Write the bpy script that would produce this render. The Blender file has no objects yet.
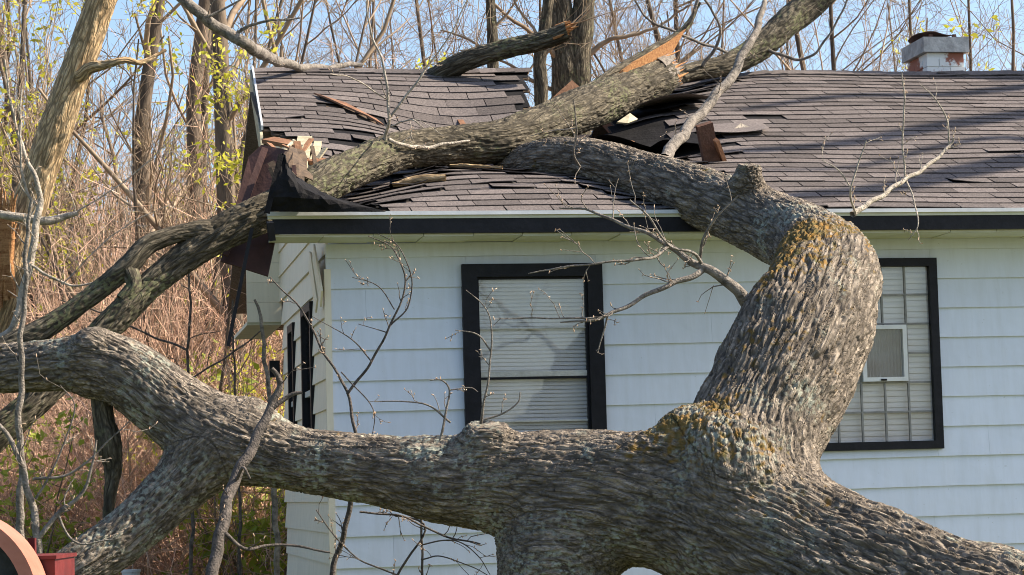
import bpy, math, random
import numpy as np
from mathutils import Matrix, Vector, Euler

# ------------------------------------------------------------------ camera, sky, sun, exposure
SC = bpy.context.scene
COL = SC.collection
F_PX, PITCH, ROLL, CAM_Z = 2400.0, math.radians(4.84), math.radians(1.5), 1.4
_r0 = np.array([1., 0, 0]); _u0 = np.array([0, -math.sin(PITCH), math.cos(PITCH)])
FWD = np.array([0, math.cos(PITCH), math.sin(PITCH)])
CX = math.cos(ROLL) * _r0 - math.sin(ROLL) * _u0
CY = math.sin(ROLL) * _r0 + math.cos(ROLL) * _u0
CAM = np.array([0., 0, CAM_Z])
cam = bpy.data.cameras.new('camera'); cam_o = bpy.data.objects.new('camera', cam); COL.objects.link(cam_o)
cam.sensor_width = 36; cam.lens = F_PX / 1024 * 36; cam.clip_end = 2000; cam.clip_start = .1
M = Matrix(((CX[0], CY[0], -FWD[0], 0), (CX[1], CY[1], -FWD[1], 0), (CX[2], CY[2], -FWD[2], CAM_Z), (0, 0, 0, 1)))
cam_o.matrix_world = M
SC.camera = cam_o

SUN_AZ, SUN_EL = math.radians(88), math.radians(40)      # azimuth measured from +Y (view) towards +X (right)
world = bpy.data.worlds.new('World'); SC.world = world; world.use_nodes = True
wn = world.node_tree.nodes; wl = world.node_tree.links
sky = wn.new('ShaderNodeTexSky'); sky.sky_type = 'NISHITA'; sky.sun_disc = False
sky.sun_elevation = SUN_EL; sky.sun_rotation = SUN_AZ
sky.air_density = 1.0; sky.dust_density = 2.2; sky.ozone_density = 2.8
bg = wn['Background']; bg.inputs['Strength'].default_value = 0.112
wl.new(sky.outputs[0], bg.inputs['Color'])
sun = bpy.data.lights.new('sun', 'SUN'); sun.energy = 5.0; sun.angle = math.radians(.53); sun.color = (1, .88, .71)
sun_o = bpy.data.objects.new('sun', sun); COL.objects.link(sun_o)
sdir = Vector((math.sin(SUN_AZ) * math.cos(SUN_EL), math.cos(SUN_AZ) * math.cos(SUN_EL), math.sin(SUN_EL)))
sun_o.rotation_euler = sdir.to_track_quat('Z', 'Y').to_euler()
vs = SC.view_settings; vs.view_transform = 'Standard'; vs.look = 'None'; vs.exposure = 1.2; vs.gamma = 1
SC.cycles.max_bounces = 6; SC.cycles.diffuse_bounces = 3; SC.cycles.transparent_max_bounces = 8
SC.cycles.use_denoising = True; SC.cycles.filter_width = 1.0
try: SC.cycles.denoiser = 'OPENIMAGEDENOISE'
except Exception: pass

rng = np.random.default_rng(7)
random.seed(7)

def ray(px, py): return FWD + CX * (px - 512) / F_PX + CY * (287.5 - py) / F_PX
def P(px, py, d): return CAM + ray(px, py) * d          # a point of the place, d metres in front of the camera
TH = math.radians(10.1)
U = np.array([math.cos(TH), math.sin(TH), 0]); V = np.array([-math.sin(TH), math.cos(TH), 0]); Z = np.array([0, 0, 1.])
C0 = P(327, 330, 15.5); C0[2] = 0
def H(a, b, z): return C0 + U * a + V * b + Z * z        # house coordinates: a along the front, b into the depth

# ------------------------------------------------------------------ mesh helpers
def mesh_np(name, verts, faces, smooth=False):
    verts = np.asarray(verts, dtype=np.float32).reshape(-1, 3)
    me = bpy.data.meshes.new(name)
    if isinstance(faces, np.ndarray):
        faces = faces.astype(np.int32); n, k = faces.shape
        me.vertices.add(len(verts)); me.vertices.foreach_set('co', verts.ravel())
        me.loops.add(n * k); me.loops.foreach_set('vertex_index', faces.ravel())
        me.polygons.add(n); me.polygons.foreach_set('loop_start', np.arange(0, n * k, k, dtype=np.int32))
        me.update(calc_edges=True)
    else:
        me.from_pydata([tuple(map(float, v)) for v in verts], [], [tuple(int(i) for i in f) for f in faces]); me.update()
    if smooth: me.polygons.foreach_set('use_smooth', np.ones(len(me.polygons), dtype=bool))
    return me
BASE = {}                                   # world position of every Empty; meshes are made in world space
def hang(o, parent):
    o.parent = parent
    if parent.name in BASE: o.matrix_parent_inverse = Matrix.Translation(-BASE[parent.name])
def link(name, me, mat=None, parent=None):
    o = bpy.data.objects.new(name, me); COL.objects.link(o)
    if mat is not None and me is not None and not me.materials: me.materials.append(mat)
    if parent is not None: hang(o, parent)
    return o
def empty(name, loc=(0, 0, 0), parent=None):
    o = bpy.data.objects.new(name, None); COL.objects.link(o); o.location = tuple(map(float, loc)); o.empty_display_size = .2
    BASE[o.name] = Vector(tuple(map(float, loc)))
    if parent is not None: hang(o, parent)
    return o
def tag(o, label=None, cat=None, group=None, kind=None):
    if label: o['label'] = label
    if cat: o['category'] = cat
    if group: o['group'] = group
    if kind: o['kind'] = kind
    return o

class MB:
    def __init__(self): self.v = []; self.f = []
    def add(self, vs_, fs_):
        b = len(self.v); self.v += [np.asarray(p, float) for p in vs_]; self.f += [tuple(b + i for i in f) for f in fs_]; return self
    def hexa(self, p8):   # 4 bottom, 4 top (same order)
        return self.add(p8, [(3, 2, 1, 0), (4, 5, 6, 7), (0, 1, 5, 4), (1, 2, 6, 5), (2, 3, 7, 6), (3, 0, 4, 7)])
    def hbox(self, a0, a1, b0, b1, z0, z1):   # box in house coordinates
        return self.hexa([H(a0, b0, z0), H(a1, b0, z0), H(a1, b1, z0), H(a0, b1, z0), H(a0, b0, z1), H(a1, b0, z1), H(a1, b1, z1), H(a0, b1, z1)])
    def bar(self, p, q, w, t, up=Z):
        p = np.asarray(p, float); q = np.asarray(q, float); d = q - p; d = d / np.linalg.norm(d)
        s = np.cross(d, up); s /= np.linalg.norm(s); n = np.cross(s, d)
        c = [(-1, -1), (1, -1), (1, 1), (-1, 1)]
        return self.hexa([p + s * w / 2 * x + n * t / 2 * y for x, y in c] + [q + s * w / 2 * x + n * t / 2 * y for x, y in c])
    def build(self, name, mat, parent=None, smooth=False):
        return link(name, mesh_np(name, np.array(self.v), self.f, smooth), mat, parent)

def vtubes(Pn, R, sides):
    """many tapered tubes at once: Pn (T,K,3), R (T,K) -> verts, quads"""
    T, K, _ = Pn.shape
    tan = np.empty_like(Pn); tan[:, 1:-1] = Pn[:, 2:] - Pn[:, :-2]; tan[:, 0] = Pn[:, 1] - Pn[:, 0]; tan[:, -1] = Pn[:, -1] - Pn[:, -2]
    tan /= np.linalg.norm(tan, axis=2, keepdims=True) + 1e-9
    main = (Pn[:, -1] - Pn[:, 0]); main /= np.linalg.norm(main, axis=1, keepdims=True) + 1e-9
    ref = np.where(np.abs(main[:, 2:3]) > .8, np.array([[1., .2, 0]]), np.array([[.1, .2, 1.]]))
    n1 = np.cross(tan, ref[:, None, :]); n1 /= np.linalg.norm(n1, axis=2, keepdims=True) + 1e-9
    n2 = np.cross(tan, n1)
    an = np.arange(sides) / sides * 2 * np.pi
    ring = Pn[:, :, None, :] + R[:, :, None, None] * (n1[:, :, None, :] * np.cos(an)[None, None, :, None] + n2[:, :, None, :] * np.sin(an)[None, None, :, None])
    idx = np.arange(T * K * sides).reshape(T, K, sides); nx = np.roll(idx, -1, axis=2)
    q = np.stack([idx[:, :-1], nx[:, :-1], nx[:, 1:], idx[:, 1:]], axis=-1).reshape(-1, 4)
    return ring.reshape(-1, 3), q
def cat_vf(parts):
    vs_, fs_, b = [], [], 0
    for v, f in parts:
        vs_.append(v); fs_.append(f + b); b += len(v)
    return np.concatenate(vs_), np.concatenate(fs_)

def spline(ctrl, step=None, n=None):
    """Catmull-Rom through rows (x,y,z,r), resampled by arc length"""
    c = np.asarray(ctrl, float); c = np.vstack([2 * c[0] - c[1], c, 2 * c[-1] - c[-2]])
    out = []
    for i in range(1, len(c) - 2):
        t = np.linspace(0, 1, 24, endpoint=False)[:, None]
        p0, p1, p2, p3 = c[i - 1], c[i], c[i + 1], c[i + 2]
        out.append(.5 * (2 * p1 + (p2 - p0) * t + (2 * p0 - 5 * p1 + 4 * p2 - p3) * t ** 2 + (3 * p1 - p0 - 3 * p2 + p3) * t ** 3))
    out.append(c[-2][None]); o = np.vstack(out)
    L = np.concatenate([[0], np.cumsum(np.linalg.norm(np.diff(o[:, :3], axis=0), axis=1))])
    if n is None: n = max(3, int(L[-1] / step) + 1)
    s = np.linspace(0, L[-1], n)
    return np.stack([np.interp(s, L, o[:, k]) for k in range(o.shape[1])], 1), s
def frames(p):
    t = np.gradient(p, axis=0); t /= np.linalg.norm(t, axis=1, keepdims=True)
    n1 = np.zeros_like(t); ref = np.array([0, 0, 1.]) if abs(t[0, 2]) < .8 else np.array([1., 0, 0])
    x = np.cross(t[0], ref); n1[0] = x / np.linalg.norm(x)
    for i in range(1, len(t)):
        x = n1[i - 1] - t[i] * (n1[i - 1] @ t[i]); n1[i] = x / np.linalg.norm(x)
    return t, n1, np.cross(t, n1)
def pix(rows): return [list(P(r[0], r[1], r[2])) + [r[3]] for r in rows]

# vectorised gradient noise, about -1..1
_perm = np.random.default_rng(3).permutation(256).astype(np.int64); _perm = np.concatenate([_perm, _perm])
_g = np.random.default_rng(4).normal(size=(256, 3)); _g /= np.linalg.norm(_g, axis=1, keepdims=True); _g = _g.astype(np.float32)
def noise(p):
    p = np.asarray(p, dtype=np.float32); i = np.floor(p).astype(np.int64); f = p - i; w = f * f * f * (f * (f * 6 - 15) + 10); i &= 255
    res = 0
    for dx in (0, 1):
        a = _perm[(i[:, 0] + dx) & 255]
        for dy in (0, 1):
            b = _perm[a + ((i[:, 1] + dy) & 255)]
            for dz in (0, 1):
                g = _g[_perm[b + ((i[:, 2] + dz) & 255)]]
                d = g[:, 0] * (f[:, 0] - dx) + g[:, 1] * (f[:, 1] - dy) + g[:, 2] * (f[:, 2] - dz)
                ww = (w[:, 0] if dx else 1 - w[:, 0]) * (w[:, 1] if dy else 1 - w[:, 1]) * (w[:, 2] if dz else 1 - w[:, 2])
                res = res + d * ww
    return res * 1.5
def bark_height(s, ox, oy, k, st=.16, cross=.55):
    """furrowed plates stretched along the stem: 0 in the furrows, about 1 on the plates"""
    q = np.stack([ox * k, oy * k, s * k * st], 1)
    wx = noise(q * .55 + 11.3); wy = noise(q * .55 + 47.1)
    q2 = q + np.stack([wx * .75, wy * .75, wx * .2], 1)
    n1 = np.abs(noise(q2)); n2 = np.abs(noise(q2 * np.array([1.7, 1.7, 2.7], dtype=np.float32) + 5.5)); n3 = noise(q2 * np.array([3.4, 3.4, 6.], dtype=np.float32) + 9.1)
    h = np.clip(n1 * 4.6, 0, 1) ** .8 * (1 - cross + cross * np.clip(n2 * 5, 0, 1) ** .8)
    return h + .17 * n3

# ------------------------------------------------------------------ materials
def new_mat(name):
    m = bpy.data.materials.new(name); m.use_nodes = True
    return m, m.node_tree.nodes, m.node_tree.links, m.node_tree.nodes['Principled BSDF']
def nd(nodes, t, **kw):
    n = nodes.new('ShaderNode' + t)
    for k, v in kw.items():
        if k in n.inputs: n.inputs[k].default_value = v
        else: setattr(n, k, v)
    return n
def ramp(nodes, stops):
    r = nodes.new('ShaderNodeValToRGB'); e = r.color_ramp.elements
    while len(e) < len(stops): e.new(.5)
    for i, (p, c) in enumerate(stops):
        e[i].position = p; e[i].color = (c[0], c[1], c[2], 1)
    return r
def basic(name, c0, c1, scale=8, rough=.7, bump=.0, bscale=40, detail=6, rnd=0.0, coord='Object', spec=.3, stretch=None, island=False):
    """two-tone noise material; rnd = brightness change from object to object"""
    m, n, l, b = new_mat(name)
    tc = nd(n, 'TexCoord'); mp = nd(n, 'Mapping'); l.new(tc.outputs[coord], mp.inputs[0])
    if stretch: mp.inputs['Scale'].default_value = stretch
    nz = nd(n, 'TexNoise', Scale=scale, Detail=detail, Roughness=.6); l.new(mp.outputs[0], nz.inputs['Vector'])
    r = ramp(n, [(.32, c0), (.68, c1)]); l.new(nz.outputs[0], r.inputs[0]); out = r.outputs[0]
    if rnd:
        src = nd(n, 'NewGeometry').outputs['Random Per Island'] if island else nd(n, 'ObjectInfo').outputs['Random']
        mr = nd(n, 'MapRange'); mr.inputs['To Min'].default_value = 1 - rnd; mr.inputs['To Max'].default_value = 1 + rnd
        l.new(src, mr.inputs['Value'])
        hs = nd(n, 'HueSaturation'); l.new(mr.outputs[0], hs.inputs['Value']); l.new(out, hs.inputs['Color']); out = hs.outputs[0]
    l.new(out, b.inputs['Base Color']); b.inputs['Roughness'].default_value = rough; b.inputs['Specular IOR Level'].default_value = spec
    if bump:
        n2 = nd(n, 'TexNoise', Scale=bscale, Detail=5); l.new(mp.outputs[0], n2.inputs['Vector'])
        bp = nd(n, 'Bump', Strength=bump, Distance=.02); l.new(n2.outputs[0], bp.inputs['Height']); l.new(bp.outputs[0], b.inputs['Normal'])
    return m
def bark_mat(name, dark, mid, pale, lichen=(.36, .38, .31), lichen_amt=.7, moss=True):
    m, n, l, b = new_mat(name)
    def pattern(attr):
        at = nd(n, 'Attribute', attribute_name=attr); mp = nd(n, 'Mapping'); mp.inputs['Scale'].default_value = (1, 1, .25); l.new(at.outputs['Vector'], mp.inputs[0])
        n1 = nd(n, 'TexNoise', Scale=30, Detail=8, Roughness=.7); l.new(mp.outputs[0], n1.inputs['Vector'])
        r = ramp(n, [(.28, dark), (.5, mid), (.74, pale)]); l.new(n1.outputs[0], r.inputs[0])
        n4 = nd(n, 'TexNoise', Scale=60, Detail=7, Roughness=.75); l.new(mp.outputs[0], n4.inputs['Vector'])
        wv = nd(n, 'TexNoise', Scale=12, Detail=3); l.new(mp.outputs[0], wv.inputs['Vector'])
        ad = nd(n, 'MixRGB', blend_type='ADD'); ad.inputs[0].default_value = .09; l.new(mp.outputs[0], ad.inputs[1]); l.new(wv.outputs['Color'], ad.inputs[2])
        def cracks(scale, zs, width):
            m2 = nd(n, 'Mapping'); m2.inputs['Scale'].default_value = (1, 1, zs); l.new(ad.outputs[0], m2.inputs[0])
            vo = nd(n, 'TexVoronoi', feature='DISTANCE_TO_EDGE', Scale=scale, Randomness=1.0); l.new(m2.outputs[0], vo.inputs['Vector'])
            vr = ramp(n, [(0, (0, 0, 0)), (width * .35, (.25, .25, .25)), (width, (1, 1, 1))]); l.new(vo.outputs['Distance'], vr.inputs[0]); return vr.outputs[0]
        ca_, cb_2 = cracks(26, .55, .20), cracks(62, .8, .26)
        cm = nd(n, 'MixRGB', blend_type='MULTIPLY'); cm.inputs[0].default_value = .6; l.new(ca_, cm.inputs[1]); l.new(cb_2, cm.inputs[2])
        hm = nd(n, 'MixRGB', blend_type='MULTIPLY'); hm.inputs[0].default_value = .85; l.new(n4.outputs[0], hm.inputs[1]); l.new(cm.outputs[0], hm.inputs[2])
        crk = nd(n, 'MixRGB', blend_type='MULTIPLY'); crk.inputs[0].default_value = .78; l.new(r.outputs[0], crk.inputs[1]); l.new(cm.outputs[0], crk.inputs[2])   # darkens the crack lines: inner bark colour plus painted fissure shade
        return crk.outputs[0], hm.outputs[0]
    colr, hgt = pattern('stem')
    if moss:                                  # the main trunk carries a second stem direction round its forks
        c2, h2 = pattern('stem_b'); bl = nd(n, 'Attribute', attribute_name='blend')
        m1 = nd(n, 'MixRGB'); l.new(bl.outputs['Fac'], m1.inputs[0]); l.new(colr, m1.inputs[1]); l.new(c2, m1.inputs[2]); colr = m1.outputs[0]
        m2 = nd(n, 'MixRGB'); l.new(bl.outputs['Fac'], m2.inputs[0]); l.new(hgt, m2.inputs[1]); l.new(h2, m2.inputs[2]); hgt = m2.outputs[0]
    tc = nd(n, 'TexCoord')
    n2 = nd(n, 'TexNoise', Scale=2.1, Detail=9, Roughness=.72); l.new(tc.outputs['Object'], n2.inputs['Vector'])
    r2 = ramp(n, [(.52, (0, 0, 0)), (.60, (1, 1, 1))]); l.new(n2.outputs[0], r2.inputs[0])
    n5 = nd(n, 'TexNoise', Scale=34, Detail=4); l.new(tc.outputs['Object'], n5.inputs['Vector'])
    r5 = ramp(n, [(.45, (0, 0, 0)), (.58, (1, 1, 1))]); l.new(n5.outputs[0], r5.inputs[0])
    mu = nd(n, 'Math', operation='MULTIPLY'); l.new(r2.outputs[0], mu.inputs[0]); l.new(r5.outputs[0], mu.inputs[1])
    mu2 = nd(n, 'Math', operation='MULTIPLY'); l.new(mu.outputs[0], mu2.inputs[0]); mu2.inputs[1].default_value = lichen_amt
    mx = nd(n, 'MixRGB'); l.new(mu2.outputs[0], mx.inputs[0]); l.new(colr, mx.inputs[1]); mx.inputs[2].default_value = (*lichen, 1)
    out = mx.outputs[0]
    if moss:
        a2 = nd(n, 'Attribute', attribute_name='moss')
        r3 = ramp(n, [(.30, (.05, .055, .016)), (.5, (.15, .095, .02)), (.72, (.30, .15, .025))])
        n3 = nd(n, 'TexNoise', Scale=18, Detail=6); l.new(tc.outputs['Object'], n3.inputs['Vector']); l.new(n3.outputs[0], r3.inputs[0])
        mx2 = nd(n, 'MixRGB'); l.new(a2.outputs['Fac'], mx2.inputs[0]); l.new(out, mx2.inputs[1]); l.new(r3.outputs[0], mx2.inputs[2]); out = mx2.outputs[0]
    l.new(out, b.inputs['Base Color']); b.inputs['Roughness'].default_value = .88; b.inputs['Specular IOR Level'].default_value = .2
    bp = nd(n, 'Bump', Strength=1, Distance=.022); l.new(hgt, bp.inputs['Height']); l.new(bp.outputs[0], b.inputs['Normal'])
    return m

MT = {}
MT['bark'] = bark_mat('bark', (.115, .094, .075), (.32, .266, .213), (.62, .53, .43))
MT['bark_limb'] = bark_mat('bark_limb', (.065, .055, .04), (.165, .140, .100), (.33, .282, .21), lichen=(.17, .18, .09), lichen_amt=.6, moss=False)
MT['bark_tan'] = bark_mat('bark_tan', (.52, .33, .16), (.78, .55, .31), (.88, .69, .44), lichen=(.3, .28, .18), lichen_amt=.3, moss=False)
MT['raw_wood'] = basic('raw_wood', (.24, .085, .022), (.58, .31, .13), 16, .75, .9, 50, stretch=(.5, 4, 4))
MT['twig'] = basic('twig', (.07, .06, .05), (.27, .235, .20), 26, .8, .7, 90)
MT['twig_pale'] = basic('twig_pale', (.17, .15, .12), (.44, .385, .32), 26, .8, .7, 90)
MT['twig_dark'] = basic('twig_dark', (.03, .027, .024), (.14, .115, .10), 26, .8, .7, 90)
MT['wood_bark'] = basic('wood_bark', (.06, .047, .036), (.17, .13, .095), 3, .85, .6, 30, rnd=.3, stretch=(4, 4, .6))
MT['wood_twig'] = basic('wood_twig', (.17, .12, .08), (.34, .26, .18), 2, .8, 0, rnd=.3)
MT['brush'] = basic('brush', (.41, .235, .16), (.76, .53, .385), .7, .85, 0, rnd=.35, island=True)
def paint_mat(name, base, dirt):
    m, n, l, b = new_mat(name); tc = nd(n, 'TexCoord')
    mp = nd(n, 'Mapping'); mp.inputs['Scale'].default_value = (9, 9, .9); l.new(tc.outputs['Object'], mp.inputs[0])
    n1 = nd(n, 'TexNoise', Scale=2.2, Detail=7, Roughness=.65); l.new(mp.outputs[0], n1.inputs['Vector']); r1 = ramp(n, [(.42, (0, 0, 0)), (.80, (.42, .42, .42))]); l.new(n1.outputs[0], r1.inputs[0])
    n2 = nd(n, 'TexNoise', Scale=45, Detail=3); l.new(tc.outputs['Object'], n2.inputs['Vector']); r2 = ramp(n, [(.70, (0, 0, 0)), (.76, (.8, .8, .8))]); l.new(n2.outputs[0], r2.inputs[0])
    ad = nd(n, 'MixRGB', blend_type='LIGHTEN'); ad.inputs[0].default_value = 1; l.new(r1.outputs[0], ad.inputs[1]); l.new(r2.outputs[0], ad.inputs[2])
    mx = nd(n, 'MixRGB'); l.new(ad.outputs[0], mx.inputs[0]); mx.inputs[1].default_value = (*base, 1); mx.inputs[2].default_value = (*dirt, 1)
    oi = nd(n, 'ObjectInfo'); mr = nd(n, 'MapRange'); mr.inputs['To Min'].default_value = .95; mr.inputs['To Max'].default_value = 1.03; l.new(oi.outputs['Random'], mr.inputs['Value'])
    hs = nd(n, 'HueSaturation'); l.new(mr.outputs[0], hs.inputs['Value']); l.new(mx.outputs[0], hs.inputs['Color']); l.new(hs.outputs[0], b.inputs['Base Color']); b.inputs['Roughness'].default_value = .5
    n3 = nd(n, 'TexNoise', Scale=5, Detail=2); l.new(tc.outputs['Object'], n3.inputs['Vector']); bp = nd(n, 'Bump', Strength=.25, Distance=.03); l.new(n3.outputs[0], bp.inputs['Height']); l.new(bp.outputs[0], b.inputs['Normal'])
    return m
MT['paint'] = paint_mat('paint', (.66, .71, .79), (.50, .53, .55))
MT['paint_cream_bounce'] = paint_mat('paint_cream_bounce', (.78, .70, .54), (.50, .44, .32))  # gable side: warm light bounced off the brush is mixed into this cream
MT['soffit'] = basic('soffit', (.52, .52, .40), (.64, .64, .52), 5, .6, .05, 30)
MT['black'] = basic('black', (.006, .006, .008), (.014, .0135, .017), 12, .5, .15, 25, spec=.2)
MT['drip'] = basic('drip', (.50, .52, .54), (.62, .64, .66), 6, .35, .05, 20)
MT['shingle'] = basic('shingle', (.080, .069, .066), (.172, .147, .138), 60, .92, .5, 220, rnd=.3, spec=.15)
MT['shingle_stuff'] = basic('shingle_stuff', (.080, .069, .066), (.172, .147, .138), 60, .92, .5, 220, rnd=.3, spec=.15, island=True)
MT['felt'] = basic('felt', (.007, .0068, .0075), (.017, .016, .017), 9, .85, .3, 40, spec=.12)
MT['deck'] = basic('deck', (.05, .035, .025), (.12, .08, .05), 6, .8, .3, 30, stretch=(1, 6, 6))
MT['board_old'] = basic('board_old', (.30, .26, .17), (.50, .45, .32), 10, .75, .3, 40, stretch=(1, 1, 4))
MT['board_brown'] = basic('board_brown', (.13, .06, .03), (.26, .13, .07), 10, .75, .3, 40)
MT['panel_brown'] = basic('panel_brown', (.045, .022, .018), (.085, .040, .032), 7, .6, .2, 30)
MT['rust'] = basic('rust', (.055, .03, .022), (.13, .065, .045), 12, .8, .4, 60)
MT['blind'] = basic('blind', (.74, .72, .68), (.82, .80, .76), 3, .55, 0)
MT['sash'] = basic('sash', (.38, .37, .33), (.58, .57, .52), 14, .6, .2, 60)
MT['muntin'] = basic('muntin', (.17, .165, .15), (.30, .29, .27), 14, .6)
MT['white_metal'] = basic('white_metal', (.62, .62, .60), (.72, .72, .70), 8, .4, 0)
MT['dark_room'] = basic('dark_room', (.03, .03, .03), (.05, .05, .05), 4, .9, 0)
MT['brick'] = basic('brick', (.20, .06, .04), (.34, .12, .08), 20, .85, .4, 60, rnd=.15)
MT['salmon'] = basic('salmon', (.33, .125, .085), (.44, .18, .13), 6, .55, .1, 30)
MT['red_paint'] = basic('red_paint', (.09, .014, .014), (.16, .024, .022), 6, .45, .1, 20)
MT['rubber'] = basic('rubber', (.02, .022, .024), (.05, .052, .055), 10, .8, .3, 40)
MT['bud'] = basic('bud', (.35, .22, .14), (.55, .42, .30), 30, .7, 0)
def leaf_mat(name, c0, c1):
    m, n, l, b = new_mat(name)
    gi = nd(n, 'NewGeometry'); r = ramp(n, [(0, c0), (1, c1)]); l.new(gi.outputs['Random Per Island'], r.inputs[0])
    l.new(r.outputs[0], b.inputs['Base Color']); b.inputs['Roughness'].default_value = .6
    tr = nd(n, 'BsdfTranslucent'); l.new(r.outputs[0], tr.inputs['Color'])
    mx = nd(n, 'MixShader'); mx.inputs[0].default_value = .5; l.new(b.outputs[0], mx.inputs[1]); l.new(tr.outputs[0], mx.inputs[2])
    l.new(mx.outputs[0], n['Material Output'].inputs['Surface'])
    return m
MT['leaf_yellow'] = leaf_mat('leaf_yellow', (.38, .40, .03), (.66, .60, .08))
MT['leaf_green'] = leaf_mat('leaf_green', (.22, .30, .03), (.48, .50, .08))
MT['leaf_red'] = leaf_mat('leaf_red', (.20, .08, .03), (.36, .17, .07))
def glass_mat():
    m, n, l, b = new_mat('glass')
    t = nd(n, 'BsdfTransparent'); t.inputs[0].default_value = (.93, .93, .93, 1); g = nd(n, 'BsdfGlossy'); g.inputs['Roughness'].default_value = .03
    tc = nd(n, 'TexCoord'); nz = nd(n, 'TexNoise', Scale=3); l.new(tc.outputs['Object'], nz.inputs['Vector'])
    bp = nd(n, 'Bump', Strength=.05, Distance=.05); l.new(nz.outputs[0], bp.inputs['Height']); l.new(bp.outputs[0], g.inputs['Normal'])
    lw = nd(n, 'LayerWeight'); lw.inputs[0].default_value = .5; pw = nd(n, 'Math', operation='POWER'); l.new(lw.outputs['Facing'], pw.inputs[0]); pw.inputs[1].default_value = 5
    ma = nd(n, 'Math', operation='MULTIPLY_ADD'); l.new(pw.outputs[0], ma.inputs[0]); ma.inputs[1].default_value = .9; ma.inputs[2].default_value = .07
    mx = nd(n, 'MixShader'); l.new(ma.outputs[0], mx.inputs[0]); l.new(t.outputs[0], mx.inputs[1]); l.new(g.outputs[0], mx.inputs[2])
    l.new(mx.outputs[0], n['Material Output'].inputs['Surface']); return m
MT['glass'] = glass_mat()
def chimney_mat():
    m, n, l, b = new_mat('chimney_paint')
    tc = nd(n, 'TexCoord'); nz = nd(n, 'TexNoise', Scale=3.2, Detail=8, Roughness=.65); l.new(tc.outputs['Object'], nz.inputs['Vector'])
    r = ramp(n, [(.50, (.72, .72, .70)), (.54, (.30, .11, .07))]); l.new(nz.outputs[0], r.inputs[0])
    l.new(r.outputs[0], b.inputs['Base Color']); b.inputs['Roughness'].default_value = .8; return m
MT['chimney'] = chimney_mat()
def ground_mat():
    m, n, l, b = new_mat('ground')
    tc = nd(n, 'TexCoord'); nz = nd(n, 'TexNoise', Scale=.35, Detail=10, Roughness=.7); l.new(tc.outputs['Object'], nz.inputs['Vector'])
    r = ramp(n, [(.36, (.055, .085, .02)), (.52, (.09, .105, .03)), (.66, (.15, .11, .06))]); l.new(nz.outputs[0], r.inputs[0])
    sx_ = nd(n, 'SeparateXYZ'); l.new(tc.outputs['Object'], sx_.inputs[0]); mr = nd(n, 'MapRange'); mr.inputs['From Min'].default_value = 17; mr.inputs['From Max'].default_value = 24; l.new(sx_.outputs['Y'], mr.inputs['Value'])
    n3 = nd(n, 'TexNoise', Scale=3, Detail=8); l.new(tc.outputs['Object'], n3.inputs['Vector']); r3 = ramp(n, [(.35, (.17, .10, .06)), (.65, (.40, .27, .16))]); l.new(n3.outputs[0], r3.inputs[0])
    mx = nd(n, 'MixRGB'); l.new(mr.outputs[0], mx.inputs[0]); l.new(r.outputs[0], mx.inputs[1]); l.new(r3.outputs[0], mx.inputs[2])
    l.new(mx.outputs[0], b.inputs['Base Color']); b.inputs['Roughness'].default_value = .95
    n2 = nd(n, 'TexNoise', Scale=9, Detail=8); l.new(tc.outputs['Object'], n2.inputs['Vector'])
    bp = nd(n, 'Bump', Strength=.8, Distance=.06); l.new(n2.outputs[0], bp.inputs['Height']); l.new(bp.outputs[0], b.inputs['Normal']); return m
MT['ground'] = ground_mat()

# ------------------------------------------------------------------ ground
def ground():
    ax = np.concatenate([[-600, -300, -150], np.linspace(-60, 60, 61), [150, 300, 600]]); ay = np.concatenate([[-60, -20], np.linspace(0, 120, 61), [200, 400, 900]])
    gx, gy = np.meshgrid(ax, ay); gz = .10 * noise(np.stack([gx.ravel() * .15, gy.ravel() * .15, gx.ravel() * 0], 1)).reshape(gx.shape) - .03
    gz = np.where((np.abs(gx) > 70) | (gy > 125) | (gy < -10), -.03, gz)
    w = len(ax); i = np.arange(len(ay) * w).reshape(len(ay), w)
    q = np.stack([i[:-1, :-1], i[:-1, 1:], i[1:, 1:], i[1:, :-1]], -1).reshape(-1, 4)
    o = link('ground', mesh_np('ground', np.stack([gx.ravel(), gy.ravel(), gz.ravel()], 1), q, True), MT['ground']); tag(o, kind='structure')
ground()

# ------------------------------------------------------------------ house
house = empty('house', H(2.5, 1.8, 0))
tag(house, 'white clapboard house with storm-crushed brown shingle roof under the fallen tree', 'house')
A_R = 8.2                                   # right end of the house (out of frame)
DEP = 3.6; FULL = 7.2; EAVE_Z, OVER = 3.18, .42; RIDGE_B, RIDGE_Z = 3.6, 4.81
SL = math.hypot(RIDGE_B + OVER, RIDGE_Z - EAVE_Z); PH = math.atan2(RIDGE_Z - EAVE_Z, RIDGE_B + OVER)
SVEC = V * math.cos(PH) + Z * math.sin(PH); RN = -V * math.sin(PH) + Z * math.cos(PH)

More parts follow.
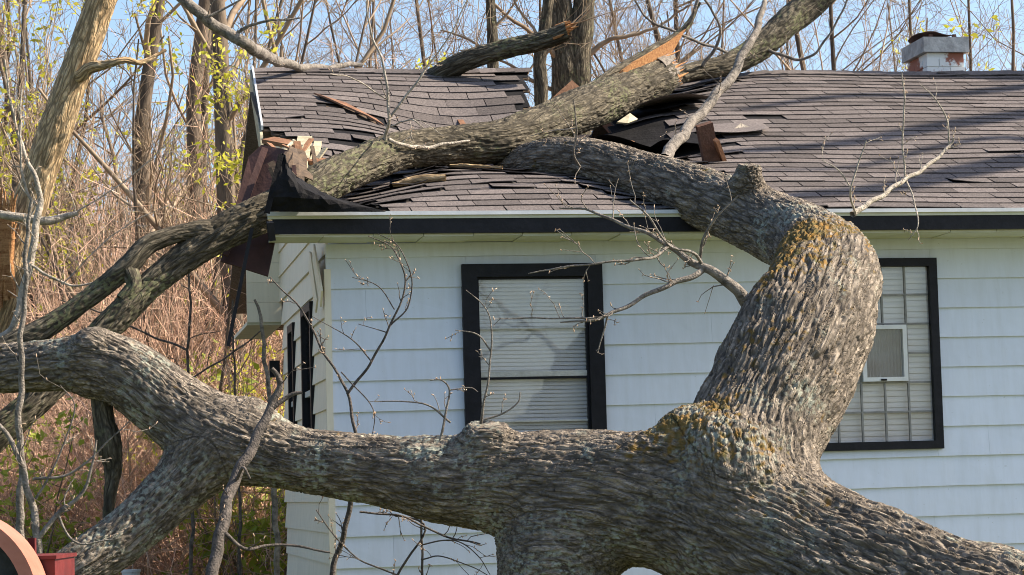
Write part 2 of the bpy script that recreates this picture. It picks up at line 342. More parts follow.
# windows on the front: (a0, a1, z0, z1) outer size
W1 = (.886, 1.822, 1.62, 2.882); W2 = (3.03, 4.136, 1.608, 2.896)
WT = .035                                    # boards stop this far inside the trim
front = MB().hbox(0.02, W1[0] + WT, .02, .12, .25, 3.05).hbox(W1[1] - WT, W2[0] + WT, .02, .12, .25, 3.05).hbox(W2[1] - WT, A_R, .02, .12, .25, 3.05) \
    .hbox(W1[0] + WT, W1[1] - WT, .02, .12, .25, W1[2] + WT).hbox(W1[0] + WT, W1[1] - WT, .02, .12, W1[3] - WT, 3.05) \
    .hbox(W2[0] + WT, W2[1] - WT, .02, .12, .25, W2[2] + WT).hbox(W2[0] + WT, W2[1] - WT, .02, .12, W2[3] - WT, 3.05).build('front_wall', MT['paint'], house)
def siding(parent, segs, course0, n, place, windows, joints, mat, sag=None, tilt=None):
    """lapped boards: place(a, out, z) -> point; every board is one piece"""
    for k in range(n):
        z0 = course0 + .2 * k; z1 = min(z0 + .2, 3.05)
        if z1 - z0 < .03: continue
        cuts = sorted(set([segs[0], segs[1]] + list(joints(k))))
        spans = [(cuts[i], cuts[i + 1], z0, z1) for i in range(len(cuts) - 1)]
        for w in windows:
            o = []
            for (a0, a1, y0, y1) in spans:
                wa0, wa1, wz0, wz1 = w[0] + WT, w[1] - WT, w[2] + WT, w[3] - WT
                if a1 <= wa0 or a0 >= wa1 or y1 <= wz0 or y0 >= wz1: o.append((a0, a1, y0, y1)); continue
                if a0 < wa0: o.append((a0, wa0, y0, y1))
                if a1 > wa1: o.append((wa1, a1, y0, y1))
                m0, m1 = max(a0, wa0), min(a1, wa1)
                if y0 < wz0 - .01: o.append((m0, m1, y0, wz0))
                if y1 > wz1 + .01: o.append((m0, m1, wz1, y1))
            spans = o
        for (a0, a1, y0, y1) in spans:
            def prof(a):
                g = (0 if sag is None else sag(a, z0)); w_ = .0025 * math.sin(a * 5.1 + k * 1.7) + .002 * math.sin(a * 13 + k)
                t0 = .024 - .016 * (y0 - z0) / .2; t1 = .024 - .016 * (y1 - z0) / .2
                return place(a, t0 + w_, y0 + g - .006), place(a, 0, y0 + g - .006), place(a, 0, y1 + g), place(a, t1 - .002, y1 + g)
            m = MB(); nseg = max(1, int((a1 - a0) / .35)); xs = np.linspace(a0 + .0005, a1 - .0005, nseg + 1)
            rows = [prof(x) for x in xs]; vs_ = [p for r in rows for p in r]; fs_ = []
            for i in range(nseg):
                b = 4 * i
                fs_ += [(b + j, b + (j + 1) % 4, b + 4 + (j + 1) % 4, b + 4 + j) for j in range(4)]
            fs_ += [(3, 2, 1, 0), (4 * nseg, 4 * nseg + 1, 4 * nseg + 2, 4 * nseg + 3)]
            m.add(vs_, fs_); m.build('siding_board', mat, parent)
jr = random.Random(5)
def fj(k): 
    o = [3.66 * ((k * .37) % 1), 3.66 * ((k * .37) % 1) + 3.66, 3.66 * ((k * .37) % 1) + 7.32]
    return [x for x in o if .1 < x < A_R - .1]
siding(front, (0, A_R), .365, 14, lambda a, o, z: H(a, .02 - o, z), [W1, W2], fj, MT['paint'], sag=lambda a, z: -.028 * max(0, 1 - a / 4.2))
# gable wall (left end) and plain rear and right walls
G1 = (1.06, 1.80, 1.5, 2.74); G2 = (2.50, 2.98, 1.5, 2.70)
gable = MB()
for b0, b1 in ((.02, G1[0] + WT), (G1[1] - WT, G2[0] + WT), (G2[1] - WT, DEP)): gable.hbox(.021, .12, b0 + .001, b1 - .001, .25, 3.0)
for g in (G1, G2):
    gable.hbox(.021, .12, g[0] + WT, g[1] - WT, .25, g[2] + WT).hbox(.021, .12, g[0] + WT, g[1] - WT, g[3] - WT, 3.0)
gable.add([H(.03, .05, 3.002), H(.03, FULL - .05, 3.002), H(.03, RIDGE_B, RIDGE_Z - .2), H(.10, .05, 3.002), H(.10, FULL - .05, 3.002), H(.10, RIDGE_B, RIDGE_Z - .2)],
          [(0, 1, 2), (5, 4, 3), (0, 3, 4, 1), (1, 4, 5, 2), (2, 5, 3, 0)])
gable = gable.build('gable_wall', MT['deck'], house)
siding(gable, (0.02, DEP), .365, 13, lambda b, o, z: H(.02 - o, b, z), [G1, G2], lambda k: [2.1 + .3 * (k % 3)], MT['paint_cream_bounce'], sag=None)
for k in range(8):
    z0 = 2.965 + .2 * k; z1 = z0 + .2; bs = max(.02, (z1 - 3.13) / math.tan(PH) - .42)
    if FULL - bs - bs < .3: break
    MB().hexa([H(-.004, bs, z0 - .006), H(.02, bs, z0 - .006), H(.02, FULL - bs, z0 - .006), H(-.004, FULL - bs, z0 - .006), H(.010, bs, z1), H(.02, bs, z1), H(.02, FULL - bs, z1), H(.010, FULL - bs, z1)]).build('siding_board', MT['paint_cream_bounce'], gable)
MB().hbox(-.012, .03, -.012, .03, .3, 2.86).build('corner_board', MT['paint_cream_bounce'], house)
MB().hbox(.9, A_R, FULL - .1, FULL, .25, 3.0).build('rear_wall', MT['paint'], house)
MB().hbox(A_R - .1, A_R - .001, .12, FULL - .1, .25, 3.0).build('end_wall', MT['paint'], house)
MB().hbox(.03, A_R - .02, .03, DEP - .03, -.1, .249).build('foundation', MT['brick'], house)
MB().hbox(.9, 1.0, DEP + .001, FULL - .1, .25, 2.95).build('recess_wall', MT['paint_cream_bounce'], house)
MB().hbox(.02, .9, DEP - .1, DEP, .25, 2.95).build('recess_return', MT['paint_cream_bounce'], house)
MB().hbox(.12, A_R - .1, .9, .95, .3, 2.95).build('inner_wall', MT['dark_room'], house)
MB().hbox(.12, A_R - .1, .12, FULL - .1, 2.96, 2.99).build('attic_floor', MT['deck'], house)
# split boards sprung loose at the crushed corner
for (a, b, z, dz, an, L) in ((-.035, .10, 2.83, .0, .9, .42), (-.045, .28, 2.80, .0, 1.05, .38), (-.03, .46, 2.86, .0, .75, .34)):
    p = H(a, b - L * .5 * math.cos(an), z - L * .5 * math.sin(an)); q = H(a - .02, b + L * .5 * math.cos(an), z + L * .5 * math.sin(an))
    MB().bar(p, q, .012, .15, up=np.cross(q - p, U)).build('sprung_board', MT['paint_cream_bounce'], house)

# windows
def frame_box(m, a0, a1, z0, z1, w, b0, b1, wt=None, wb=None):
    wt = wt or w; wb = wb or w
    m.hbox(a0, a0 + w, b0, b1, z0, z1); m.hbox(a1 - w, a1, b0, b1, z0, z1)
    m.hbox(a0 + w, a1 - w, b0, b1, z1 - wt, z1); m.hbox(a0 + w, a1 - w, b0, b1, z0, z0 + wb); return m
def blinds(parent, a0, a1, z0, z1, b, step=.026):
    m = MB(); z = z0
    while z < z1:
        m.add([H(a0, b - .003, z), H(a1, b - .003, z), H(a1, b + .004, z + step * .93), H(a0, b + .004, z + step * .93), H(a0, b - .002, z + step * .45), H(a1, b - .002, z + step * .45)],
              [(0, 1, 5, 4), (4, 5, 2, 3)]); z += step
    m.hbox(a0, a1, b + .015, b + .018, z0, z1)
    o = m.build('blind', MT['blind'], parent); tag(o, kind='stuff'); return o
w = empty('window', H(1.35, 0, W1[2]), house)
frame_box(MB(), *W1, .10, -.035, .02, wt=.085).build('frame', MT['black'], w)
frame_box(MB(), W1[0] + .1, W1[1] - .1, W1[2] + .1, W1[3] - .085, .014, .0, .10).build('jamb', MT['black'], w)
a0, a1 = W1[0] + .115, W1[1] - .115
m = MB().hbox(a0, a1, .012, .032, 2.455, 2.463); m.build('storm_bar', MT['sash'], w)
m = MB().hbox(a0, a1, .004, .034, 2.142, 2.178); m.build('meeting_rail', MT['sash'], w)
MB().hbox(a0, a1, .002, .03, 2.126, 2.139).build('rail_gasket', MT['black'], w)
MB().hbox(a0, a1, .012, .032, 1.846, 1.856).build('storm_bar', MT['sash'], w)
for z0, z1 in ((2.465, W1[3] - .10), (2.18, 2.453), (1.858, 2.124), (W1[2] + .115, 1.844)):
    MB().hbox(a0, a1, .018, .021, z0, z1).build('pane', MT['glass'], w)
blinds(w, a0 - .01, a1 + .01, W1[2] + .1, W1[3] - .09, .040)
w = empty('window', H(3.6, 0, W2[2]), house)
frame_box(MB(), *W2, .055, -.03, .02).build('frame', MT['black'], w)
a0, a1, z0, z1 = W2[0] + .056, W2[1] - .056, W2[2] + .056, W2[3] - .048
NC, NR = 6, 6; ca = np.linspace(a0, a1, NC + 1); cz = np.linspace(z0, z1, NR + 1)
INS = (ca[3], ca[5] - .0, cz[2], cz[4])
for i in range(1, NC):
    if i == 4:
        MB().hbox(ca[i] - .006, ca[i] + .006, .0, .02, z0, cz[2]).build('muntin', MT['muntin'], w); MB().hbox(ca[i] - .006, ca[i] + .006, .0, .02, cz[4], z1).build('muntin', MT['muntin'], w)
    else: MB().hbox(ca[i] - .006, ca[i] + .006, .0, .02, z0, z1).build('muntin', MT['muntin'], w)
for j in range(1, NR):
    for i in range(NC):
        if j == 3 and i in (3, 4): continue
        MB().hbox(ca[i] + .0065, ca[i + 1] - .0065, .001, .019, cz[j] - .006, cz[j] + .006).build('muntin', MT['muntin'], w)
for i in range(NC):
    for j in range(NR):
        if i in (3, 4) and j in (2, 3): continue
        MB().hbox(ca[i] + .007, ca[i + 1] - .007, .008, .011, cz[j] + .007, cz[j + 1] - .007).build('pane', MT['glass'], w)
frame_box(MB(), INS[0] + .008, INS[1] - .008, INS[2] + .008, INS[3] - .008, .028, -.022, .03).build('hopper_frame', MT['white_metal'], w)
MB().hbox(INS[0] + .037, INS[1] - .037, .0, .003, INS[2] + .037, INS[3] - .037).build('pane', MT['glass'], w)
MB().hbox(INS[0] + .13, INS[0] + .17, -.03, -.0225, INS[2] + .012, INS[2] + .024).build('latch', MT['black'], w)
blinds(w, a0 - .01, ca[3] , z0, z1, .036, .038); blinds(w, ca[5], a1 + .01, z0, z1, .036, .038); blinds(w, ca[3], ca[5], z0, cz[2], .036, .038); blinds(w, ca[3], ca[5], cz[4], z1, .036, .038)
m = MB()
for i in range(14):
    x0 = INS[0] + (INS[1] - INS[0]) * i / 14; x1 = INS[0] + (INS[1] - INS[0]) * (i + 1) / 14
    m.add([H(x0, .10, INS[2]), H((x0 + x1) / 2, .115, INS[2]), H(x1, .10, INS[2]), H(x0, .10, INS[3]), H((x0 + x1) / 2, .115, INS[3]), H(x1, .10, INS[3])], [(0, 1, 4, 3), (1, 2, 5, 4)])
m.build('curtain', basic('curtain', (.30, .28, .27), (.42, .40, .38), 4, .9), w)
for g in (G1, G2):
    w = empty('window', H(0, (g[0] + g[1]) / 2, g[2]), house)
    m = MB(); t = .06
    m.hbox(-.014, .05, g[0], g[0] + t, g[2], g[3]).hbox(-.014, .05, g[1] - t, g[1], g[2], g[3]).hbox(-.014, .05, g[0] + t, g[1] - t, g[3] - t, g[3]).hbox(-.014, .05, g[0] + t, g[1] - t, g[2], g[2] + t)
    m.build('frame', MT['black'], w)
    MB().hbox(.02, .023, g[0] + t, g[1] - t, g[2] + t, g[3] - t).build('pane', MT['glass'], w)
    MB().hbox(.09, .10, g[0] + t, g[1] - t, g[2] + t, g[3] - t).build('blind', MT['blind'], w)
    MB().hbox(.005, .03, g[0] + t, g[1] - t, (g[2] + g[3]) / 2 - .02, (g[2] + g[3]) / 2 + .02).build('meeting_rail', MT['sash'], w)

# ---- eave: soffit boards, fascia, drip edge
aa = -.37
while aa < A_R + .3:
    L = .32
    MB().hbox(aa + .002, aa + L - .002, -.385, -.004, 3.03 + .003 * math.sin(aa * 9), 3.045).build('soffit_board', MT['soffit'], house); aa += L
MB().hbox(-.37, A_R + .35, -.42, -.387, 3.046, 3.138).build('fascia', MT['black'], house)
MB().hbox(-.40, A_R + .35, -.427, -.385, 3.1385, 3.158).build('gutter_lip', MT['soffit'], house)
MB().hbox(-.405, A_R + .36, -.445, -.40, 3.1585, 3.183).build('drip_edge', MT['drip'], house)

# ---- roof: deformed surface, deck, felt, shingles
_limb = np.array([(-.09, .51), (.07, .81), (.65, 1.64), (1.25, 1.88), (1.76, 2.25), (2.5, 3.26), (3.4, 4.6)])
_tr = np.array([(1.4, 1.45), (1.7, 1.35), (2.03, 1.40), (2.21, .95), (2.63, -.12)])
def seg_dist(a, s, pl):
    p = np.array([a, s]); best = 9
    for i in range(len(pl) - 1):
        d = pl[i + 1] - pl[i]; t = np.clip((p - pl[i]) @ d / (d @ d), 0, 1); best = min(best, np.linalg.norm(p - pl[i] - d * t))
    return best
def smooth01(x): x = min(max(x, 0), 1); return x * x * (3 - 2 * x)
def sink(a, s):
    d1 = seg_dist(a, s, _limb); d2 = seg_dist(a, s, _tr)
    z = .13 * math.exp(-(d1 / .42) ** 2) + .07 * math.exp(-(d2 / .34) ** 2)
    z += .25 * math.exp(-((a - 1.30) / .66) ** 2 - ((s - 2.75) / .70) ** 2)         # belly left of the break
    z += .16 * math.exp(-((a - 2.50) / .42) ** 2 - ((s - 2.15) / .55) ** 2)
    z *= smooth01(s / .5)
    z += .004 * math.sin(a * 3.1 + s) + .005 * math.sin(a * 1.3 + s * 1.7)
    return z
def roofp(a, s, lift=0.): return H(a, -OVER + s * math.cos(PH), EAVE_Z + s * math.sin(PH)) + RN * (lift - sink(a, s))
def left_cut(s): return np.interp(s, [0, .3, .55, .82, 1.2, 1.65, 2.0, 2.31, 2.4, 4.4], [.44, .2, .06, .0, .08, .12, -.02, -.24, -.26, -.19])
def in_gap(a, s):
    l = np.interp(s, [2.2, 2.4, 2.91, 4.34], [2.1, 1.6, 1.78, 2.02]); r = np.interp(s, [2.2, 2.4, 2.91, 3.4, 4.34], [2.1, 2.25, 2.42, 2.6, 2.75])
    return s > 2.24 and l < a < r
def in_felt(a, s): return 2.05 < a < 2.88 + .10 * math.sin(s * 5) and 1.62 < s < 2.85 + .07 * math.sin(a * 8)
def in_bald(a, s):
    x, y = a - .42, s - 3.05; return ((x * .58 - y * .81) / .36) ** 2 + ((x * .81 + y * .58) / .085) ** 2 < 1   # torn strip, bare to the deck
def grid_roof(name, mat, lift, da, ds, a_hi, keep, parent, th=.0):
    na = int((a_hi + .45) / da); ns = int(round(SL / ds)); vid = {}; m = MB(); 
    def vv(i, j):
        if (i, j) not in vid: vid[(i, j)] = len(m.v); m.v.append(roofp(-.45 + i * da, j * SL / ns, lift))
        return vid[(i, j)]
    for i in range(na):
        for j in range(ns):
            if keep(-.45 + (i + .5) * da, (j + .5) * SL / ns): m.f.append((vv(i, j), vv(i + 1, j), vv(i + 1, j + 1), vv(i, j + 1)))
    o = m.build(name, mat, parent, True)
    if th:
        md = o.modifiers.new('thickness', 'SOLIDIFY'); md.thickness = th; md.offset = -1
    return o
roof = grid_roof('roof', MT['deck'], -.012, .06, .06, A_R + .35, lambda a, s: a > left_cut(s) - .02 and not in_gap(a, s), house, .018)
grid_roof('felt', MT['felt'], -.004, .06, .06, A_R + .34, lambda a, s: a > left_cut(s) + .02 and not in_gap(a, s) and not in_bald(a, s), roof)
# rear slope, with its own bite at the ridge
m = MB()
for (a0, a1, top) in ((-.20, 1.9, 0), (1.9, 2.02, .1), (2.02, 2.75, 1.0), (2.75, 2.9, .2), (2.9, A_R + .35, 0)):
    b0 = RIDGE_B + top * math.cos(PH); b1 = FULL + .4; f = lambda b: RIDGE_Z - (b - RIDGE_B) * math.tan(PH)
    m.hexa([H(a0, b0, f(b0) - .03), H(a1 - .001, b0, f(b0) - .03), H(a1 - .001, b1, f(b1) - .03), H(a0, b1, f(b1) - .03), H(a0, b0, f(b0) - .008), H(a1 - .001, b0, f(b0) - .008), H(a1 - .001, b1, f(b1) - .008), H(a0, b1, f(b1) - .008)])
m.build('rear_slope', MT['shingle'], roof)
# shingles
EXPO, TABW = .137, .305
tabs = []
nrow = int(SL / EXPO) + 1
for k in range(nrow):
    s0 = k * EXPO; a = -.40 - TABW * ((k * .5 + .13 * math.sin(k * 2.3)) % 1)
    while a < A_R + .3:
        w_ = TABW; a0, a1 = a, a + w_; sm = s0 + .06
        if a1 > left_cut(sm) + .02 and s0 < SL - .03:
            am = (a0 + a1) / 2
            if not (in_gap(am, sm) or in_gap(a0 + .05, sm) or in_gap(a1 - .05, sm) or in_felt(am, sm) or in_bald(am, sm)):
                tabs.append((max(a0, left_cut(sm) - .02), a1, s0, k))
        a += w_
rs = random.Random(11)
tabs = [t for t in tabs if not (rs.random() < .16 and seg_dist((t[0] + t[1]) / 2, t[2], _limb) < .7 and t[2] > 1.0) and not (rs.random() < .20 and math.hypot(t[0] - 2.6, t[2] - 2.6) < .9)]
def tab_mesh(m, a0, a1, s0, k, ruffle):
    g = .003; s1 = min(s0 + EXPO * 1.25, SL); n = 2
    lo = .008 + rs.uniform(0, .004); hi = .002
    da0, da1 = rs.uniform(-.004, .004), rs.uniform(-.004, .004); j = [rs.uniform(0, ruffle) for _ in range(3)]
    a0 += g; a1 -= g; am = (a0 + a1) / 2; sb = s0 - rs.uniform(0, .006)
    bot = [(a0 + da0, j[0]), (am, j[1] * .6), (a1 + da1, j[2])]; top = [a0, am, a1]
    v = [roofp(x, sb + (q * .25), lo + q) for x, q in bot] + [roofp(x, s1, hi) for x in top] + [roofp(x, sb + (q * .25), lo + q - .005) for x, q in bot]
    m.add(v, [(0, 1, 4, 3), (1, 2, 5, 4), (6, 7, 1, 0), (7, 8, 2, 1), (6, 0, 3), (2, 8, 5)])
def ruff(a, s):
    d = min(seg_dist(a, s, _limb), seg_dist(a, s, _tr), math.hypot(a - 2.4, s - 2.4)); r = .003
    if d < .55: r = .026
    if rs.random() < (.07 if a < 3 else .015): r += .02
    return r
# the 300 largest in view are pieces of their own; the rest is one mesh
def screen_size(t):
    p = roofp((t[0] + t[1]) / 2, t[2]); q = p - CAM; d = q @ FWD; x = 512 + F_PX * (q @ CX) / d
    return (1 if -20 < x < 1040 else 0) * (t[1] - t[0]) / d
order = sorted(tabs, key=lambda t: -screen_size(t)); own = set(order[:298]); rest = MB()
for t in tabs:
    rf_ = ruff((t[0] + t[1]) / 2, t[2])
    if t in own:
        m = MB(); tab_mesh(m, *t, rf_); m.build('shingle', MT['shingle'], roof)
    else: tab_mesh(rest, *t, rf_)
tag(rest.build('shingles', MT['shingle_stuff'], roof), kind='stuff')
a = -.20
while a < A_R + .3:                         # ridge caps
    if not (1.95 < a + .1 < 2.78):
        am = a + .12; c = roofp(am, SL, 0)
        m = MB(); w_ = .145; e = rs.uniform(0, .006)
        pts = []
        for x, l in ((a, .012 + e), (a + .25, .020 + e)):
            top = roofp(x, SL, l); pts += [roofp(x, SL - w_, l), top, top + V * w_ * math.cos(PH) - Z * w_ * math.sin(PH)]
        m.add(pts, [(0, 3, 4, 1), (1, 4, 5, 2)]); o = m.build('ridge_cap', MT['shingle'], roof)
        md = o.modifiers.new('thickness', 'SOLIDIFY'); md.thickness = .006
    a += .143 if a < 9 else .2
# torn-up decking, rafters and flaps at the break
def slab(name, mat, pts, th=.012, parent=house):
    pts = [np.asarray(p, float) for p in pts]; n_ = np.cross(pts[1] - pts[0], pts[2] - pts[0]); n_ /= np.linalg.norm(n_); k = len(pts)
    return MB().add(pts + [p + n_ * th for p in pts], [tuple(range(k - 1, -1, -1)), tuple(range(k, 2 * k))] + [(i, (i + 1) % k, k + (i + 1) % k, k + i) for i in range(k)]).build(name, mat, parent)
def sheet(name, mat, rows, th=.008, parent=house):
    R_ = len(rows); K = len(rows[0]); m = MB(); m.v = [np.asarray(p, float) for r in rows for p in r]
    m.f = [(i * K + j, i * K + j + 1, (i + 1) * K + j + 1, (i + 1) * K + j) for i in range(R_ - 1) for j in range(K - 1)]
    o = m.build(name, mat, parent, True); md = o.modifiers.new('thickness', 'SOLIDIFY'); md.thickness = th
    md2 = o.modifiers.new('curve', 'SUBSURF'); md2.levels = 2; md2.render_levels = 2; return o
for a in np.arange(.10, A_R, .61):           # rafters under the deck
    if a > 3.2: break
    q0 = H(a, -.10, EAVE_Z + .03); q1 = H(a, RIDGE_B - .08, RIDGE_Z - .16)
    MB().bar(q0 - RN * .12, q1 - RN * .10, .045, .13, up=RN).build('rafter', MT['board_brown'], roof)
slab('bare_decking', MT['board_brown'], [roofp(.20, 3.40, .012), roofp(.26, 3.22, .03), roofp(.55, 2.85, .02), roofp(.66, 2.70, .012), roofp(.62, 2.86, .010), roofp(.42, 3.16, .012)], .012, roof)
for (p, q, w_, mt) in (((297, 182, 15.9), (305, 138, 16.6), .10, 'board_old'), ((309, 182, 16.0), (318, 143, 16.6), .05, 'board_old'), ((268, 140, 16.9), (300, 146, 16.7), .12, 'board_brown'), ((311, 163, 16.2), (324, 160, 16.35), .07, 'board_brown'), ((276, 158, 16.5), (292, 150, 16.6), .09, 'board_brown')):
    MB().bar(P(*p), P(*q), w_, .03, up=RN).build('torn_board', MT[mt], roof)
slab('barge_board', MT['board_old'], [roofp(-.27, 2.20, -.02), roofp(-.20, SL, .0), roofp(-.20, SL, -.16), roofp(-.27, 2.05, -.20)], .02, roof)
MB().bar(roofp(-.27, 2.28, .012), roofp(-.20, SL, .016), .014, .035, up=RN).build('rake_edge', MT['drip'], roof)
rc = random.Random(8)
for i in range(16):
    p = P(rc.uniform(278, 322), rc.uniform(150, 190), rc.uniform(15.7, 16.4)); q = p + RN * rc.uniform(.02, .16) + U * rc.uniform(-.16, .12) + SVEC * rc.uniform(.05, .35)
    MB().bar(p, q, rc.uniform(.012, .05), .012, up=RN + U * rc.uniform(-.5, .5)).build('splintered_board', MT[rc.choice(['board_old', 'board_brown', 'board_brown', 'deck'])], roof)
for i in range(9):
    p = P(rc.uniform(262, 300), rc.uniform(146, 200), rc.uniform(14.95, 15.4)); q = p + U * rc.uniform(-.10, .06) - Z * rc.uniform(.05, .22) - V * rc.uniform(0, .06)
    MB().bar(p, q, rc.uniform(.012, .05), .006, up=V + U * rc.uniform(-.6, .6)).build('torn_strip', MT[rc.choice(['felt', 'panel_brown', 'deck'])], house)
# the black underlay peeled back over the eave corner, and the brown soffit panel hanging from it
def ragged(name, mat, rows, nu, nv, amp_, tear, seed, parent=house):
    r_ = random.Random(seed); rows = [[np.asarray(p, float) for p in r] for r in rows]; m = MB()
    def at(u_, v_):
        y = v_ * (len(rows) - 1); i = min(int(y), len(rows) - 2); fy = y - i; x = u_ * (len(rows[0]) - 1); k = min(int(x), len(rows[0]) - 2); fx = x - k
        return (rows[i][k] * (1 - fx) + rows[i][k + 1] * fx) * (1 - fy) + (rows[i + 1][k] * (1 - fx) + rows[i + 1][k + 1] * fx) * fy
    for i in range(nv + 1):
        for k in range(nu + 1):
            e = 2.2 if (i == nv or k == nu) else 1
            m.v.append(at(k / nu, i / nv) + np.array([r_.uniform(-1, 1), r_.uniform(-1, 1), r_.uniform(-1, 1)]) * amp_ * e * (0 if i == 0 else 1))
    for i in range(nv):
        for k in range(nu):
            if (i == nv - 1 or k == nu - 1) and r_.random() < tear: continue
            m.f.append((i * (nu + 1) + k, i * (nu + 1) + k + 1, (i + 1) * (nu + 1) + k + 1, (i + 1) * (nu + 1) + k))
    o = m.build(name, mat, parent); md = o.modifiers.new('thickness', 'SOLIDIFY'); md.thickness = .008; return o
ragged('peeled_underlay', MT['felt'], [
    [P(268, 211, 14.98), P(300, 212, 14.97), P(340, 212, 14.97), P(398, 211, 15.0)],
    [P(270, 196, 14.93), P(298, 196, 14.90), P(325, 198, 14.93), P(362, 205, 15.05)],
    [P(277, 172, 14.98), P(290, 178, 14.92), P(306, 188, 14.98), P(330, 196, 15.12)],
    [P(282, 152, 15.05), P(286, 160, 15.02), P(292, 172, 15.08), P(300, 180, 15.2)]], 14, 10, .008, .35, 3)
ragged('torn_deck_edge', MT['deck'], [
    [P(272, 208, 15.2), P(290, 205, 15.2), P(316, 200, 15.3)], [P(278, 172, 15.3), P(296, 168, 15.32), P(312, 176, 15.4)], [P(287, 142, 15.6), P(297, 146, 15.6), P(306, 158, 15.6)]], 5, 7, .008, .5, 4)
slab('hanging_panel', MT['panel_brown'], [P(221, 262, 15.42), P(268, 277, 15.38), P(283, 205, 15.55), P(292, 152, 15.75), P(262, 146, 15.8), P(249, 158, 15.78)], .022)
slab('panel_batten', MT['panel_brown'], [P(222, 255, 15.38), P(228, 257, 15.38), P(268, 150, 15.72), P(262, 148, 15.72)], .02)
MB().bar(P(281, 155, 15.0), P(267, 213, 14.92), .035, .02, up=V).build('torn_edge_strip', MT['felt'], house)
MB().bar(P(252, 228, 14.98), P(228, 346, 14.9), .022, .012, up=V).build('dangling_strip', MT['black'], house)
MB().bar(P(270, 222, 14.9), P(272, 240, 14.92), .04, .08, up=V).build('fascia_end', MT['black'], house)
# buckled shingle flaps round the hole
for i, (a, s, da, ds, l0, l1, mt) in enumerate(((2.50, 2.85, .75, .55, .01, .12, 'shingle'), (2.1, 1.95, .55, .6, -.02, .10, 'felt'), (2.55, 1.75, .45, .65, .0, .10, 'felt'), (3.0, 2.05, .45, .4, .01, .06, 'shingle'), (1.42, 2.55, .45, .5, .0, .12, 'felt'), (1.15, 2.35, .34, .35, .02, .06, 'shingle'), (2.82, 2.9, .4, .5, .02, .05, 'felt'))):
    rows = []
    for j in range(4):
        rows.append([roofp(a + da * t + .04 * j * (i % 2 - .5), s + ds * j / 3, l0 + (l1 - l0) * (1 - j / 3) ** 1.5 * (1 + .6 * math.sin(3.3 * t + i)) + .012) for t in (0, .33, .66, 1)])
    sheet('roof_flap', MT[mt], rows, .006, roof)
slab('snapped_board', MT['board_brown'], [P(552, 98, 18.5), P(572, 80, 18.6), P(590, 96, 18.6), P(566, 112, 18.5)], .03, roof)
slab('snapped_board', MT['board_old'], [P(617, 122, 17.7), P(630, 113, 17.8), P(638, 119, 17.8), P(628, 123, 17.7)], .02, roof)
# the stump of a rafter that stands up through the shingles
MB().bar(roofp(2.82, 1.30, -.05), P(704, 124, 16.75), .115, .05, up=-V).build('snapped_rafter', MT['rust'], roof)
MB().bar(roofp(2.84, 1.32, -.02) + U * .07, P(716, 140, 16.72), .03, .04, up=-V).build('snapped_rafter', MT['board_brown'], roof)
# chimney behind the ridge
ch = empty('chimney', H(5.75, 4.0, 4.2), house)
ca0, ca1, cb0, cb1, cz0, cz1 = 5.53, 5.87, 3.80, 4.30, 4.2, 5.02
MB().hbox(ca0 + .008, ca1 - .008, cb0 + .008, cb1 - .008, cz0, cz1).build('core', MT['chimney'], ch)
for k in range(9):
    z0 = 4.40 + k * .072
    if z0 + .066 > cz1: break
    off = .1 * (k % 2)
    for face in range(2):
        lo, hi = (ca0, ca1) if face == 0 else (cb0, cb1); x = lo - off
        while x < hi - .01:
            x0, x1 = max(x, lo), min(x + .205, hi); x += .213
            if x1 - x0 < .03: continue
            m = MB()
            if face == 0: m.hbox(x0, x1, cb0 - .0, cb0 + .01, z0, z0 + .064)
            else: m.hbox(ca0 - .0, ca0 + .01, max(x0, cb0 + .011), x1, z0, z0 + .064)
            m.build('brick', MT['chimney'], ch)
MB().hbox(ca0 - .035, ca1 + .03, cb0 - .035, cb1 + .03, 5.022, 5.15).build('cap', basic('cap', (.28, .27, .26), (.50, .49, .47), 9, .8, .4, 30), ch)
for (x, y) in ((ca0 + .05, cb0 + .05), (ca1 - .08, cb0 + .05), (ca0 + .05, cb1 - .08), (ca1 - .08, cb1 - .08)):
    MB().hbox(x, x + .03, y, y + .03, 5.151, 5.19).build('cover_post', MT['rust'], ch)
sheet('flue_cover', MT['rust'], [[H(ca0 - .02 + .30 * i / 3, cb0 + .02 + .45 * j / 3, 5.20 + .03 * math.sin(i * 1.9 + j)) for i in range(4)] for j in range(4)], .012, ch)
# back porch beyond the gable wall
po = empty('porch', H(-.4, 4.6, 0), house)
for k in range(5):
    z0 = 2.80 + k * .16
    MB().hbox(-.26, .018, 3.84, 3.862, z0, z0 + .158 if k < 4 else z0 + .05).build('siding_board', MT['paint_cream_bounce'], po)
MB().hbox(-.26, .018, 3.865, 5.6, 2.78, 2.81).build('ceiling', MT['soffit'], po)
MB().hbox(-.30, .018, 3.80, 5.7, 3.50, 3.54).build('porch_roof', MT['shingle'], po)
MB().hbox(-.10, -.02, 3.64, 3.75, 2.35, 2.48).build('lamp', MT['black'], po)

